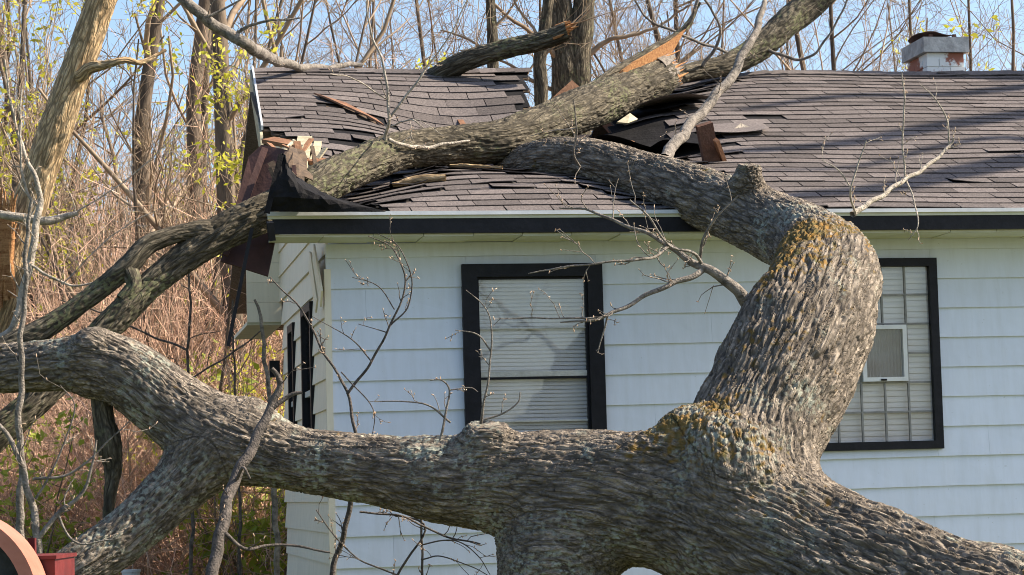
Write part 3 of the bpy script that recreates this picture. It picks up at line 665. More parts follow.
# ------------------------------------------------------------------ fallen tree
def tube_v(ctrl, step, sides, cap=True, lump=0.0):
    c, s = spline(ctrl, step); p = c[:, :3]; r = c[:, 3]; t, n1, n2 = frames(p); an = np.arange(sides) / sides * 2 * np.pi
    rr = r[:, None] * np.ones((1, sides))
    if lump:
        q = p[:, None] + r[:, None, None] * (n1[:, None] * np.cos(an)[None, :, None] + n2[:, None] * np.sin(an)[None, :, None])
        rr = rr * (1 + lump * noise(q.reshape(-1, 3) * 2.6).reshape(rr.shape))
    v = p[:, None] + rr[:, :, None] * (n1[:, None] * np.cos(an)[None, :, None] + n2[:, None] * np.sin(an)[None, :, None])
    K = len(p); idx = np.arange(K * sides).reshape(K, sides); nx = np.roll(idx, -1, 1)
    q = np.stack([idx[:-1], nx[:-1], nx[1:], idx[1:]], -1).reshape(-1, 4); v = v.reshape(-1, 3)
    info = dict(s=np.repeat(s, sides), ox=(rr * np.cos(an)).ravel(), oy=(rr * np.sin(an)).ravel(), r=np.repeat(r, sides), nrm=(v - np.repeat(p, sides, 0)), n=len(v))
    if cap:
        b = len(v); v = np.vstack([v, p[0], p[-1]])
        c0 = np.stack([np.full(sides, b), nx[0], idx[0], np.full(sides, b)], -1); c1 = np.stack([np.full(sides, b + 1), idx[-1], nx[-1], np.full(sides, b + 1)], -1)
        return v, [tuple(f) for f in q] + [(b, j, i) for i, j in zip(idx[0], nx[0])] + [(b + 1, i, j) for i, j in zip(idx[-1], nx[-1])], info
    return v, q, info
def set_attr(me, stem, moss=None):
    a = me.attributes.new('stem', 'FLOAT_VECTOR', 'POINT'); a.data.foreach_set('vector', np.asarray(stem, np.float32).ravel())
    if moss is not None:
        a = me.attributes.new('moss', 'FLOAT', 'POINT'); a.data.foreach_set('value', np.asarray(moss, np.float32))
def bark_tube(name, ctrl, mat, parent, step=.010, sides=96, k=22, amp=.012, lump=.10):
    v, q, i = tube_v(ctrl, step, sides, cap=False, lump=lump)
    h = bark_height(i['s'], i['ox'], i['oy'], k); nr = i['nrm'] / (np.linalg.norm(i['nrm'], axis=1, keepdims=True) + 1e-9)
    v = v + nr * ((h - .6) * amp)[:, None]
    me = mesh_np(name, v, q, True); set_attr(me, np.stack([i['ox'], i['oy'], i['s']], 1))
    return link(name, me, mat, parent)

fallen = empty('fallen_tree', P(552, 752, 12.8))
tag(fallen, 'huge fallen tree with forked furrowed trunk leaning across the yard onto the roof', 'tree')
NB = 3
STEMS = [pix(r) for r in (
    [(1200, 705, 11.35, .52), (1120, 690, 11.6, .49), (1000, 645, 11.95, .45), (880, 596, 12.3, .435), (770, 545, 12.6, .41), (680, 508, 12.8, .355), (600, 488, 12.9, .30), (530, 483, 13.0, .268), (450, 480, 13.05, .232), (380, 470, 13.1, .188), (300, 460, 13.2, .175), (235, 443, 13.3, .185), (180, 412, 13.4, .20), (130, 375, 13.45, .19), (90, 363, 13.5, .160), (40, 366, 13.6, .140), (-40, 372, 13.75, .135), (-90, 376, 13.8, .13)],
    [(800, 590, 12.5, .22), (765, 535, 12.65, .33), (750, 480, 12.78, .365), (757, 430, 12.95, .355), (787, 370, 13.2, .38), (810, 318, 13.5, .362), (827, 272, 13.95, .295), (808, 244, 14.5, .235), (762, 222, 15.05, .212), (700, 196, 15.6, .192), (640, 175, 16.1, .172), (590, 163, 16.45, .162), (550, 160, 16.65, .152), (512, 169, 17.0, .13)],
    [(250, 425, 13.32, .12), (212, 455, 13.28, .165), (170, 495, 13.22, .150), (120, 540, 13.12, .140), (60, 583, 13.0, .135), (-20, 640, 12.9, .13), (-70, 685, 12.85, .125)],
    [(487, 470, 13.0, .15), (487, 440, 12.97, .125), (488, 427, 12.95, .085)],
    [(745, 195, 15.1, .11), (748, 178, 15.0, .085), (749, 164, 14.98, .075)],
    [(735, 470, 12.6, .26), (690, 440, 12.75, .17), (660, 452, 12.7, .13), (610, 462, 12.75, .1)],
    [(96, 370, 13.5, .12), (93, 348, 13.42, .085)],
    [(640, 500, 12.95, .14), (590, 525, 12.93, .27), (560, 556, 12.9, .315), (548, 590, 12.88, .27), (542, 615, 12.86, .16)],
)]
m = MB()
for st in STEMS:
    v, f, _ = tube_v(st, .05, 28); m.add(v, f)
tmp = m.build('tmp_trunk', MT['bark'])
md = tmp.modifiers.new('r', 'REMESH'); md.mode = 'VOXEL'; md.voxel_size = .0165; md.use_smooth_shade = True
md = tmp.modifiers.new('s', 'SMOOTH'); md.factor = .5; md.iterations = 5
md = tmp.modifiers.new('u', 'SUBSURF'); md.levels = 1; md.render_levels = 1
dg = bpy.context.evaluated_depsgraph_get()
tm = bpy.data.meshes.new_from_object(tmp.evaluated_get(dg)); old = tmp.data
bpy.data.objects.remove(tmp); bpy.data.meshes.remove(old)
n = len(tm.vertices); co = np.empty(n * 3, np.float32); tm.vertices.foreach_get('co', co); co = co.reshape(-1, 3)
bp_, br_, bs_, bt_, bn1, bn2 = [], [], [], [], [], []
for k, st in enumerate(STEMS):
    c, s = spline(st, .03); t, n1, n2 = frames(c[:, :3])
    bp_.append(c[:, :3]); br_.append(c[:, 3]); bs_.append(s + 13 * k); bt_.append(t); bn1.append(n1); bn2.append(n2)
bp_, br_, bs_, bt_, bn1, bn2 = map(np.concatenate, (bp_, br_, bs_, bt_, bn1, bn2)); bp32 = bp_.astype(np.float32)
pp = (bp32 ** 2).sum(1); wr = (1 / br_ ** 2).astype(np.float32)
NS = len(STEMS); cnt = [len(spline(st, .03)[0]) for st in STEMS]; edge = np.concatenate([[0], np.cumsum(cnt)])
nearK = np.empty((NS, n), np.int64); dK = np.empty((NS, n), np.float32)
for i in range(0, n, 20000):
    c = co[i:i + 20000]; d = ((c ** 2).sum(1)[:, None] + pp[None] - 2 * c @ bp32.T) * wr[None]
    for k in range(NS):
        q = np.argmin(d[:, edge[k]:edge[k + 1]], 1) + edge[k]; nearK[k, i:i + 20000] = q; dK[k, i:i + 20000] = d[np.arange(len(c)), q]
ne = len(tm.edges); ed = np.empty(ne * 2, np.int32); tm.edges.foreach_get('vertices', ed); ed = ed.reshape(-1, 2)
ei = np.concatenate([ed[:, 0], ed[:, 1]]); ej = np.concatenate([ed[:, 1], ed[:, 0]]); deg = np.bincount(ei, minlength=n).astype(np.float32)[:, None]
def relax(c, k):
    for _ in range(k): c = (.35 * c + .65 * np.stack([np.bincount(ei, weights=c[ej, a], minlength=n) for a in range(3)], 1) / deg).astype(np.float32)
    return c
for _ in range(4):                            # draw the skin out to a smooth union, so that forks get collars instead of creases
    E_, G_ = 0, 0
    for k in range(NS):
        ov = co - bp32[nearK[k]]; ov -= bt_[nearK[k]].astype(np.float32) * np.clip((ov * bt_[nearK[k]]).sum(1, keepdims=True), -.02, .02); dl = np.linalg.norm(ov, axis=1) + 1e-6
        e = np.exp(-np.clip((dl - br_[nearK[k]]) / (.075 if k < NB or k == NS - 1 else .02), -8, 30)); E_ = E_ + e; G_ = G_ + e[:, None] * ov / dl[:, None]
    f_ = -.05 * np.log(np.maximum(E_, 1e-9)); G_ /= np.linalg.norm(G_, axis=1, keepdims=True) + 1e-9
    co = relax((co - G_ * np.clip(f_, -.05, .02)[:, None] * .8).astype(np.float32), 14)
tm.vertices.foreach_set('co', co.ravel()); tm.update()
no = np.empty(n * 3, np.float32); tm.vertex_normals.foreach_get('vector', no); no = no.reshape(-1, 3)
dK = dK[:NB]; wK = np.exp(-6 * (np.sqrt(np.maximum(dK, 0)) - 1)); wK /= wK.sum(0)                     # each point belongs mostly to its nearest stem
order_ = np.argsort(-wK, 0); second = order_[1]; ar_ = np.arange(n); blend = wK[second, ar_] / (wK[order_[0], ar_] + wK[second, ar_]); stemb = np.zeros((n, 3))
hsum = np.zeros(n); fsum = np.zeros(n); rr = np.zeros(n); best = np.argmax(wK, 0); stemc = np.zeros((n, 3))
for k in range(NB):
    sel = np.where(wK[k] > .03)[0]; nk = nearK[k, sel]; off = co[sel] - bp_[nk]; al = (off * bt_[nk]).sum(1); ss = bs_[nk] + al; ox = (off * bn1[nk]).sum(1); oy = (off * bn2[nk]).sum(1)
    bg_ = np.clip((br_[nk] - .16) / .24, 0, 1); hh = bark_height(ss, ox, oy, 37., .15, .6) * (1 - bg_) + bark_height(ss + 3, ox, oy, 31., .11, .6) * bg_
    hsum[sel] += wK[k, sel] * hh; rr[sel] += wK[k, sel] * br_[nk]; fsum[sel] += wK[k, sel] * np.abs(noise(np.stack([ox * 4.5, oy * 4.5, ss * .7], 1))) * bg_
    alt = second[sel] == k; stemb[sel[alt]] = np.stack([ox, oy, ss], 1)[alt]
    mine = best[sel] == k; stemc[sel[mine]] = np.stack([ox, oy, ss], 1)[mine]
h = hsum; big = np.clip((rr - .16) / .24, 0, 1); amp = .019 + .011 * big
low = noise(co * 2.3) * .026 + noise(co * 5.1 + 3) * .010
co2 = co + no * ((h - .6) * amp + low * (.5 + big) - fsum * .028)[:, None]
tm.vertices.foreach_set('co', co2.astype(np.float32).ravel()); tm.update()
def spot(px, py, d, rad): return np.exp(-((co - P(px, py, d)) ** 2).sum(1) / rad ** 2)
ms = 1.3 * spot(805, 250, 13.9, .28) + 1.15 * spot(785, 278, 13.5, .26) + .72 * spot(690, 412, 12.7, .26) + .5 * spot(735, 440, 12.4, .24) + .5 * spot(770, 350, 13, .3) + .45 * spot(840, 240, 14, .2) + .5 * spot(650, 440, 12.7, .2) + .35 * spot(800, 480, 12.3, .3)
moss = np.clip((ms + .5 * noise(co * 9) + .75 * noise(co * 31) - .55) * 3.5, 0, 1) * .85
for p_ in tm.polygons[:1]: pass
tm.polygons.foreach_set('use_smooth', np.ones(len(tm.polygons), dtype=bool))
set_attr(tm, stemc, moss)
ab = tm.attributes.new('stem_b', 'FLOAT_VECTOR', 'POINT'); ab.data.foreach_set('vector', stemb.astype(np.float32).ravel())
ab = tm.attributes.new('blend', 'FLOAT', 'POINT'); ab.data.foreach_set('value', np.clip(blend, 0, .5).astype(np.float32))
tm.materials.clear(); tm.name = 'trunk'
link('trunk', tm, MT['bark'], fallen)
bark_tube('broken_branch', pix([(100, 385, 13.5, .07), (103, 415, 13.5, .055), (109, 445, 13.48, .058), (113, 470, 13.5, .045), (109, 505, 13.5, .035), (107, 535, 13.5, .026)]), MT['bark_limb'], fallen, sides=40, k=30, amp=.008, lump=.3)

# ---- the broken limb across the roof
limb = empty('broken_limb', P(-80, 495, 14.5))
tag(limb, 'mossy snapped limb lying up across the roof with orange splintered end', 'tree limb')
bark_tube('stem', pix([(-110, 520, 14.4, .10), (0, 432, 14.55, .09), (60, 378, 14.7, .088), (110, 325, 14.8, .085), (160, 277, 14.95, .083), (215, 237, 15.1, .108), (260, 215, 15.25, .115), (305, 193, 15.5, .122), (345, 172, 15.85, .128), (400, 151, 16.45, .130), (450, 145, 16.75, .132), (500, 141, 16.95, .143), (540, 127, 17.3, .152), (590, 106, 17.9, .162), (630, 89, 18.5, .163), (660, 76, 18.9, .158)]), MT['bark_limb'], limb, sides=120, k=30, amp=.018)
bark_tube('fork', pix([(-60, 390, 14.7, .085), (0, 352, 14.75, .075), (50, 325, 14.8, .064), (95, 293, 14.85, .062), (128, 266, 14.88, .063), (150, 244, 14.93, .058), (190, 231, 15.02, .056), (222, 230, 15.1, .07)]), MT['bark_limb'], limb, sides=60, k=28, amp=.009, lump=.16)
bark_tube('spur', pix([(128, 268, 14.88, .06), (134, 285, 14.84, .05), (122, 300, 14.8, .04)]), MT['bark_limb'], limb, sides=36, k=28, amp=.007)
# splintered end: ragged shards round the break
axis = P(690, 62, 19.25) - P(630, 88, 18.5); axis /= np.linalg.norm(axis); e0 = P(655, 76, 18.85)
sx = np.cross(axis, Z); sx /= np.linalg.norm(sx); sy = np.cross(sx, axis)
rs2 = random.Random(21); shards = []
NA = 72; rimv, heart = [], []
def jag(i):
    t = 2 * math.pi * i / NA; up = math.sin(t); side = math.cos(t)
    return .05 + .13 * rs2.random() ** 2 + .10 * max(0, up) ** 2 + .13 * max(0, -up - .3) + .10 * max(0, math.sin(t * 5 + 1.3)) * rs2.random()
for i in range(NA):
    t = 2 * math.pi * i / NA; d_ = sx * math.cos(t) + sy * math.sin(t); L = jag(i)
    rimv += [e0 - axis * .04 + d_ * .163, e0 + axis * L + d_ * .155]
    heart += [e0 + axis * L + d_ * .150, e0 + axis * (L * rs2.uniform(.55, .95) + .03) + d_ * .125, e0 + axis * rs2.uniform(.02, .14) + d_ * .07, e0 + axis * rs2.uniform(.05, .11) + d_ * .02]
MB().add(rimv, [(2 * i, 2 * ((i + 1) % NA), 2 * ((i + 1) % NA) + 1, 2 * i + 1) for i in range(NA)]).build('torn_bark', MT['twig'], limb)
MB().add(heart, [(4 * i + j, 4 * i + j + 1, 4 * ((i + 1) % NA) + j + 1, 4 * ((i + 1) % NA) + j) for i in range(NA) for j in range(3)]).build('heartwood', MT['raw_wood'], limb)
for i in range(44):
    an = rs2.uniform(0, 2 * math.pi); rad = .152 * math.sqrt(rs2.random()); b = e0 + sx * math.cos(an) * rad + sy * math.sin(an) * rad - axis * .05
    shards.append((b, b + axis * rs2.uniform(.14, .42) + sx * rs2.uniform(-.02, .02) + sy * rs2.uniform(-.02, .03), rs2.uniform(.010, .026)))
for i in range(7):                           # the long splinter that stayed standing
    b = e0 + sx * rs2.uniform(-.05, .05) + sy * rs2.uniform(.09, .15) - axis * .15
    shards.append((b, P(686 - 4 * i, 30 + 6 * i, 19.15), rs2.uniform(.018, .036)))
slab('ripped_face', MT['raw_wood'], [P(612, 88, 18.22), P(650, 84, 18.68), P(662, 64, 18.85), P(674, 50, 18.98), P(686, 29, 19.05), P(671, 40, 18.87), P(652, 51, 18.64), P(636, 61, 18.44), P(624, 70, 18.3)], -.06, limb)
Pn = np.array([[b * (1 - t) + q * t for t in (0, .35, .7, 1)] for b, q, w_ in shards]); Rn = np.array([[w_, w_ * .9, w_ * .55, .002] for b, q, w_ in shards])
v, q = vtubes(Pn, Rn, 5); link('splinters', mesh_np('splinters', v, q), MT['raw_wood'], limb)
bark_tube('splinter_bark', pix([(578, 104, 17.85, .02), (592, 88, 18.05, .032), (606, 76, 18.2, .032), (628, 63, 18.45, .030), (652, 49, 18.7, .028), (684, 29, 19.1, .026), (700, 3, 19.2, .008)]), MT['bark_limb'], limb, sides=24, k=30, amp=.008)
bark_tube('upper_stem', pix([(640, 90, 18.9, .05), (690, 72, 19.4, .066), (722, 66, 19.6, .082), (752, 52, 19.8, .105), (785, 25, 20.0, .118), (815, 0, 20.2, .118), (870, -50, 20.4, .11), (930, -110, 20.6, .09)]), MT['bark_limb'], limb, sides=70, k=32, amp=.014, lump=.12)

stub = empty('snapped_limb', P(420, 90, 19.7)); tag(stub, 'short snapped limb sticking up over the roof ridge with broken orange tip', 'tree limb')
bark_tube('stem', pix([(420, 90, 19.7, .08), (436, 77, 19.38, .084), (465, 61, 19.25, .084), (505, 49, 19.2, .078), (540, 41, 19.15, .072), (568, 31, 19.1, .073)]), MT['bark_limb'], stub, sides=60, k=32, amp=.013, lump=.14)
b = P(566, 31, 19.1); ax2 = P(575, 27, 19.08) - P(550, 37, 19.15); ax2 /= np.linalg.norm(ax2)
pr = np.random.default_rng(2); rad = pr.normal(size=(18, 3)) * .030; Pn = b + rad[:, None] + ax2 * (np.array([-.06, 0, .03])[None, :, None] + pr.uniform(0, .07, (18, 1, 1)) * np.array([0, .5, 1.])[None, :, None])
v, q = vtubes(Pn, np.tile([.016, .014, .002], (18, 1)), 4); link('splinters', mesh_np('splinters', v, q), MT['raw_wood'], stub)

# ------------------------------------------------------------------ thin branches and twigs near the camera
tw = np.random.default_rng(31)
def twig_system(name, paths, mat, parent, side=1.0, buds=True, seed=0, tl=.22, thin=1.0):
    """paths: list of rows (px, py, depth, radius); grows crooked side twigs and buds on each"""
    r_ = np.random.default_rng(seed + 100); main, sub, bud = [], [], []
    for path in paths:
        c, s = spline(pix(path), n=max(12, len(path) * 7)); c[:, 3] *= thin; ph_ = r_.uniform(0, 6, (3, 3)); tt = s[:, None] / .16; c[:, :3] += (np.sin(tt * 2.1 + ph_[0]) + .7 * np.sin(tt * 4.7 + ph_[1])) * np.minimum(.007, c[:, 3:4] * .5)
        main.append((c[:, :3], c[:, 3])); L = s[-1]; nt = int(L * 9 * side)
        for _ in range(nt):
            u_ = r_.uniform(.12, 1); i = min(int(u_ * (len(c) - 1)), len(c) - 2); d = c[i + 1, :3] - c[i, :3]; d /= np.linalg.norm(d)
            ra = r_.normal(size=3); ra -= d * (ra @ d); ra /= np.linalg.norm(ra) + 1e-6; dr = d * .55 + ra * .75 + np.array([0, 0, .25]); dr /= np.linalg.norm(dr)
            l = tl * r_.uniform(.25, 1.2); pts = [c[i, :3]]
            for k in range(5): dr = dr + r_.normal(size=3) * .22 + np.array([0, 0, .06]); dr /= np.linalg.norm(dr); pts.append(pts[-1] + dr * l / 5)
            r0 = min(c[i, 3] * .55, .0045); sub.append((np.array(pts), np.linspace(r0, .0016, 6)))
            bud.append(pts[-1])
            for k in range(2, 5):
                if r_.random() < .55: bud.append(pts[k] + r_.normal(size=3) * .004)
                if r_.random() < .35:
                    e = pts[k] + (dr + r_.normal(size=3) * .8) * l * .22; sub.append((np.linspace(pts[k], e, 6), np.linspace(.0024, .0014, 6))); bud.append(e)
    parts = [vtubes(p[None], r[None], 10) for p, r in main]
    if sub: parts.append(vtubes(np.array([p for p, _ in sub]), np.array([r for _, r in sub]), 4))
    v, q = cat_vf(parts); o = link(name, mesh_np(name, v, q, True), mat, parent)
    if buds and bud:
        B = np.array(bud); d = r_.normal(size=B.shape); d[:, 2] += 1; d /= np.linalg.norm(d, axis=1, keepdims=True); L = r_.uniform(.008, .018, (len(B), 1))
        Pn = np.stack([B - d * L * .4, B, B + d * L * .6, B + d * L], 1); Rn = np.tile([.001, .0031, .0025, .0005], (len(B), 1))
        v, q = vtubes(Pn, Rn, 4); ob = link('buds', mesh_np('buds', v, q), MT['bud'], o if parent is not None else o); tag(ob, kind='stuff')
    return o
# on the upright fork, spreading in front of the wall
twig_system('branch', [
    [(752, 306, 13.35, .040), (728, 284, 13.3, .030), (705, 268, 13.3, .024), (682, 254, 13.35, .018), (650, 236, 13.4, .012), (615, 220, 13.5, .009), (585, 210, 13.6, .007), (560, 208, 13.7, .004)],
    [(705, 268, 13.3, .018), (685, 280, 13.25, .016), (652, 292, 13.2, .013), (622, 308, 13.15, .011), (596, 320, 13.1, .008), (560, 322, 13.1, .004)],
    [(703, 262, 13.3, .010), (690, 252, 13.2, .008), (668, 246, 13.15, .007), (652, 220, 13.1, .006), (630, 200, 13.1, .004)],
    [(700, 258, 13.3, .009), (704, 236, 13.25, .008), (718, 216, 13.2, .006), (738, 196, 13.2, .004)],
    [(668, 246, 13.35, .009), (650, 258, 13.2, .008), (612, 262, 13.1, .006), (570, 266, 13.1, .005), (528, 274, 13.1, .003)],
    [(608, 314, 13.1, .006), (602, 335, 13.1, .004), (598, 352, 13.1, .003)], [(596, 318, 13.1, .006), (540, 318, 13.1, .004), (505, 319, 13.1, .0025)]], MT['twig'], fallen, 1.2, seed=1)
twig_system('branch', [
    [(766, -8, 17.8, .012), (762, 14, 17.6, .024), (750, 42, 17.4, .030), (733, 74, 17.2, .034), (716, 96, 17.0, .036), (696, 118, 16.8, .037), (680, 138, 16.4, .040), (664, 158, 16.05, .044)]], MT['twig'], fallen, .3, seed=2)
twig_system('branch', [
    [(852, 216, 14.4, .020), (868, 204, 14.5, .016), (905, 180, 14.8, .014), (932, 162, 15.0, .012), (950, 146, 15.1, .008), (954, 138, 15.1, .005)],
    [(855, 214, 14.4, .009), (851, 190, 14.3, .006), (858, 165, 14.3, .005), (866, 140, 14.3, .003)],
    [(850, 186, 14.3, .005), (838, 170, 14.3, .004), (822, 160, 14.3, .002)],
    [(905, 180, 14.8, .006), (903, 140, 14.8, .0055), (904, 100, 14.8, .005), (902, 72, 14.8, .003)],
    [(950, 147, 15.1, .006), (947, 122, 15.1, .005), (936, 100, 15.1, .004), (920, 84, 15.1, .002)],
    [(906, 180, 14.8, .006), (914, 200, 14.7, .005), (918, 225, 14.6, .004), (908, 240, 14.6, .002)]], MT['twig_pale'], fallen, .9, seed=3, tl=.16)
twig_system('branch', [
    [(481, 424, 12.95, .008), (485, 395, 12.9, .006), (491, 356, 12.9, .005), (491, 322, 12.9, .004), (482, 304, 12.9, .003), (466, 290, 12.9, .002)],
    [(491, 350, 12.9, .005), (478, 335, 12.9, .004), (455, 330, 12.9, .002)], [(484, 420, 12.9, .006), (505, 412, 12.9, .005), (518, 402, 12.9, .004), (520, 392, 12.9, .003)],
    [(440, 440, 12.9, .008), (446, 410, 12.9, .006), (449, 390, 12.9, .005), (442, 380, 12.9, .004), (430, 380, 12.9, .003)],
    [(450, 422, 12.9, .006), (432, 408, 12.9, .005), (412, 402, 12.9, .004), (374, 401, 12.9, .003)], [(449, 390, 12.9, .004), (470, 388, 12.9, .003), (478, 392, 12.9, .002)]], MT['twig'], fallen, .7, seed=4, tl=.12)
twig_system('branch', [
    [(213, 585, 12.5, .034), (219, 535, 12.6, .034), (232, 490, 12.75, .032), (246, 455, 12.85, .030), (264, 424, 12.95, .026), (278, 392, 13.0, .020), (277, 378, 13.0, .016), (271, 368, 13.0, .012)],
    [(237, 480, 12.75, .010), (244, 468, 12.7, .008), (250, 478, 12.7, .006)],
    [(270, 412, 13.0, .016), (288, 395, 13.0, .012), (302, 392, 13.0, .008)],
    [(222, 530, 12.6, .012), (245, 548, 12.6, .009), (285, 545, 12.7, .007), (330, 552, 12.7, .005)]], MT['twig_dark'], fallen, .35, seed=5)
twig_system('branch', [
    [(385, 142, 16.2, .012), (388, 118, 16.1, .011), (388, 90, 16.1, .009), (382, 62, 16.1, .008), (372, 35, 16.1, .007), (366, 0, 16.1, .005)],
    [(389, 122, 16.1, .010), (404, 98, 16.1, .009), (424, 72, 16.1, .007), (448, 38, 16.1, .005), (470, -5, 16.1, .004)],
    [(388, 100, 16.1, .006), (352, 78, 15.9, .004), (330, 74, 15.6, .003)],
    [(391, 126, 16.1, .006), (412, 120, 15.65, .005), (424, 128, 15.65, .003)],
    [(388, 138, 16.15, .013), (402, 146, 16.22, .012), (430, 146, 16.45, .012), (470, 141, 16.65, .007)]], MT['twig_pale'], limb, .5, seed=6)
twig_system('branch', [
    [(684, 32, 19.1, .014), (694, 12, 19, .012), (700, -10, 19, .010)], 
    [(702, 66, 19.4, .016), (720, 40, 19.3, .012), (712, 10, 19.2, .01), (690, -15, 19.2, .008)], [(760, 45, 19.8, .016), (800, 60, 19.7, .012), (826, 40, 19.7, .01), (850, -5, 19.7, .008)],
    [(740, 58, 19.7, .014), (690, 38, 19.5, .012), (650, 20, 19.4, .01), (628, -10, 19.3, .006)]], MT['twig'], limb, .8, seed=7)
twig_system('branch', [[(588, 172, 16.3, .008), (574, 158, 16.1, .007), (577, 130, 16.0, .006), (573, 100, 15.9, .004)], [(577, 128, 16, .004), (545, 132, 15.9, .003), (530, 136, 15.9, .002)]], MT['twig'], fallen, .9, seed=17)
twig_system('branch', [[(176, -6, 17.0, .036), (200, 14, 17.0, .040), (226, 32, 17.1, .042), (252, 48, 17.2, .042), (275, 60, 18.6, .040), (312, 68, 19.3, .03), (360, 64, 19.9, .02)],
    [(232, 36, 17.1, .014), (262, 22, 17.0, .010), (300, 18, 17.0, .006)], [(204, 18, 17, .012), (226, 8, 17, .008), (250, -6, 17, .006)]], MT['twig'], limb, .5, seed=8)

def solo(name, label, cat, paths, mat, base, **kw):
    e = empty(name, base); tag(e, label, cat, kw.pop('group', None)); twig_system('stem', paths, mat, e, **kw); return e
solo('sapling', 'leafless dark sapling bowing in a loop before the left window wall', 'sapling', [
    [(322, 760, 14.0, .030), (328, 640, 14.05, .030), (333, 575, 14.1, .028), (344, 530, 14.1, .026), (356, 480, 14.1, .024), (356, 436, 14.1, .018), (347, 393, 14.1, .014), (324, 352, 14.1, .011), (301, 310, 14.1, .009), (270, 277, 14.1, .006)],
    [(347, 393, 14.1, .014), (374, 358, 14.05, .012), (395, 314, 14.0, .010), (405, 289, 14.0, .009), (403, 268, 14, .008), (391, 247, 14, .006), (368, 236, 14, .004)],
    [(391, 326, 14.0, .008), (408, 306, 14.0, .007), (411, 275, 13.95, .006), (398, 246, 13.95, .005), (378, 234, 14, .003)],
    [(395, 310, 14, .006), (378, 286, 14, .005), (352, 277, 14, .003)], [(372, 362, 14.05, .007), (352, 340, 14, .006), (330, 326, 14, .004), (312, 316, 14, .003)],
    [(341, 372, 14.1, .007), (360, 392, 14, .006), (374, 412, 14, .005), (372, 436, 14, .004)], [(386, 332, 14, .006), (372, 328, 14, .004), (358, 324, 14, .003)]], MT['twig_dark'], P(322, 760, 14.0), side=1.0, seed=9, tl=.12, thin=.62)
solo('sapling', 'pair of thin dark stems crossing the shaded wall below the fallen trunk', 'sapling', [
    [(390, 740, 13.9, .012), (392, 640, 13.9, .011), (398, 575, 13.9, .010), (421, 540, 13.9, .008), (422, 522, 13.9, .008), (380, 512, 13.9, .004)], [(422, 680, 13.9, .011), (424, 600, 13.9, .010), (421, 530, 13.9, .009), (420, 490, 13.9, .006)],
    [(398, 575, 13.9, .007), (360, 560, 13.9, .006), (330, 530, 13.9, .005), (316, 510, 13.9, .004)], [(421, 560, 13.9, .006), (440, 556, 13.8, .005), (470, 566, 13.8, .004), (492, 578, 13.8, .003)], [(360, 512, 13.85, .008), (400, 516, 13.85, .008), (440, 534, 13.85, .008), (480, 544, 13.85, .006)],
    [(421, 545, 13.9, .006), (455, 540, 13.8, .005), (478, 556, 13.8, .004), (490, 575, 13.8, .003)]], MT['twig_dark'], P(390, 740, 13.9), side=1.1, seed=10, tl=.16, thin=.75)
solo('sapling', 'forked grey sapling standing beside the red machine at lower left', 'sapling', [
    [(38, 640, 12.6, .032), (38, 575, 12.6, .031), (37, 545, 12.6, .030), (33, 510, 12.6, .028), (23, 468, 12.6, .022), (8, 438, 12.6, .018), (-10, 415, 12.6, .016)], [(40, 535, 12.6, .020), (58, 515, 12.6, .018), (80, 496, 12.6, .014), (92, 465, 12.6, .010), (97, 440, 12.6, .006)],
    [(58, 515, 12.6, .010), (76, 542, 12.6, .008), (112, 540, 12.6, .005)], [(34, 480, 12.6, .012), (72, 472, 12.6, .009), (100, 450, 12.6, .007), (130, 420, 12.6, .004)], [(36, 500, 12.6, .010), (52, 470, 12.6, .008), (75, 410, 12.6, .005), (60, 385, 12.6, .003)]], MT['twig'], P(38, 640, 12.6), side=.7, seed=12, thin=.72)
solo('sapling', 'slim straight grey stem rising behind the red machine', 'sapling', [
    [(21, 660, 13.0, .024), (21, 560, 13.0, .023), (21, 480, 13.0, .022), (20, 400, 13.0, .018), (24, 300, 13.0, .014), (30, 200, 13.0, .010)]], MT['twig'], P(21, 660, 13.0), side=.4, seed=13)
solo('sapling', 'straight grey stem beside the far corner of the house gable', 'sapling', [
    [(277, 660, 15.5, .022), (277, 575, 15.5, .020), (275, 500, 15.5, .019), (272, 430, 15.5, .016), (262, 330, 15.5, .012), (255, 300, 15.5, .008)], [(274, 450, 15.5, .010), (250, 420, 15.5, .008), (200, 410, 15.5, .006), (150, 390, 15.5, .004)]], MT['twig'], P(277, 660, 15.5), side=.3, seed=14)
solo('sapling', 'dark thin stems hanging in front of the brush left of the gable', 'sapling', [
    [(190, 640, 16, .014), (192, 500, 16, .012), (187, 400, 16, .010), (190, 300, 16, .008), (186, 230, 16, .004)], [(238, 640, 16, .012), (240, 520, 16, .010), (236, 420, 16, .008), (232, 300, 16, .006)], [(187, 350, 16, .008), (150, 335, 16, .007), (100, 312, 16, .006), (60, 300, 16, .004)], [(187, 380, 16, .006), (230, 355, 16, .006), (262, 330, 16, .004)]], MT['twig_dark'], P(190, 640, 16), side=.3, seed=15)
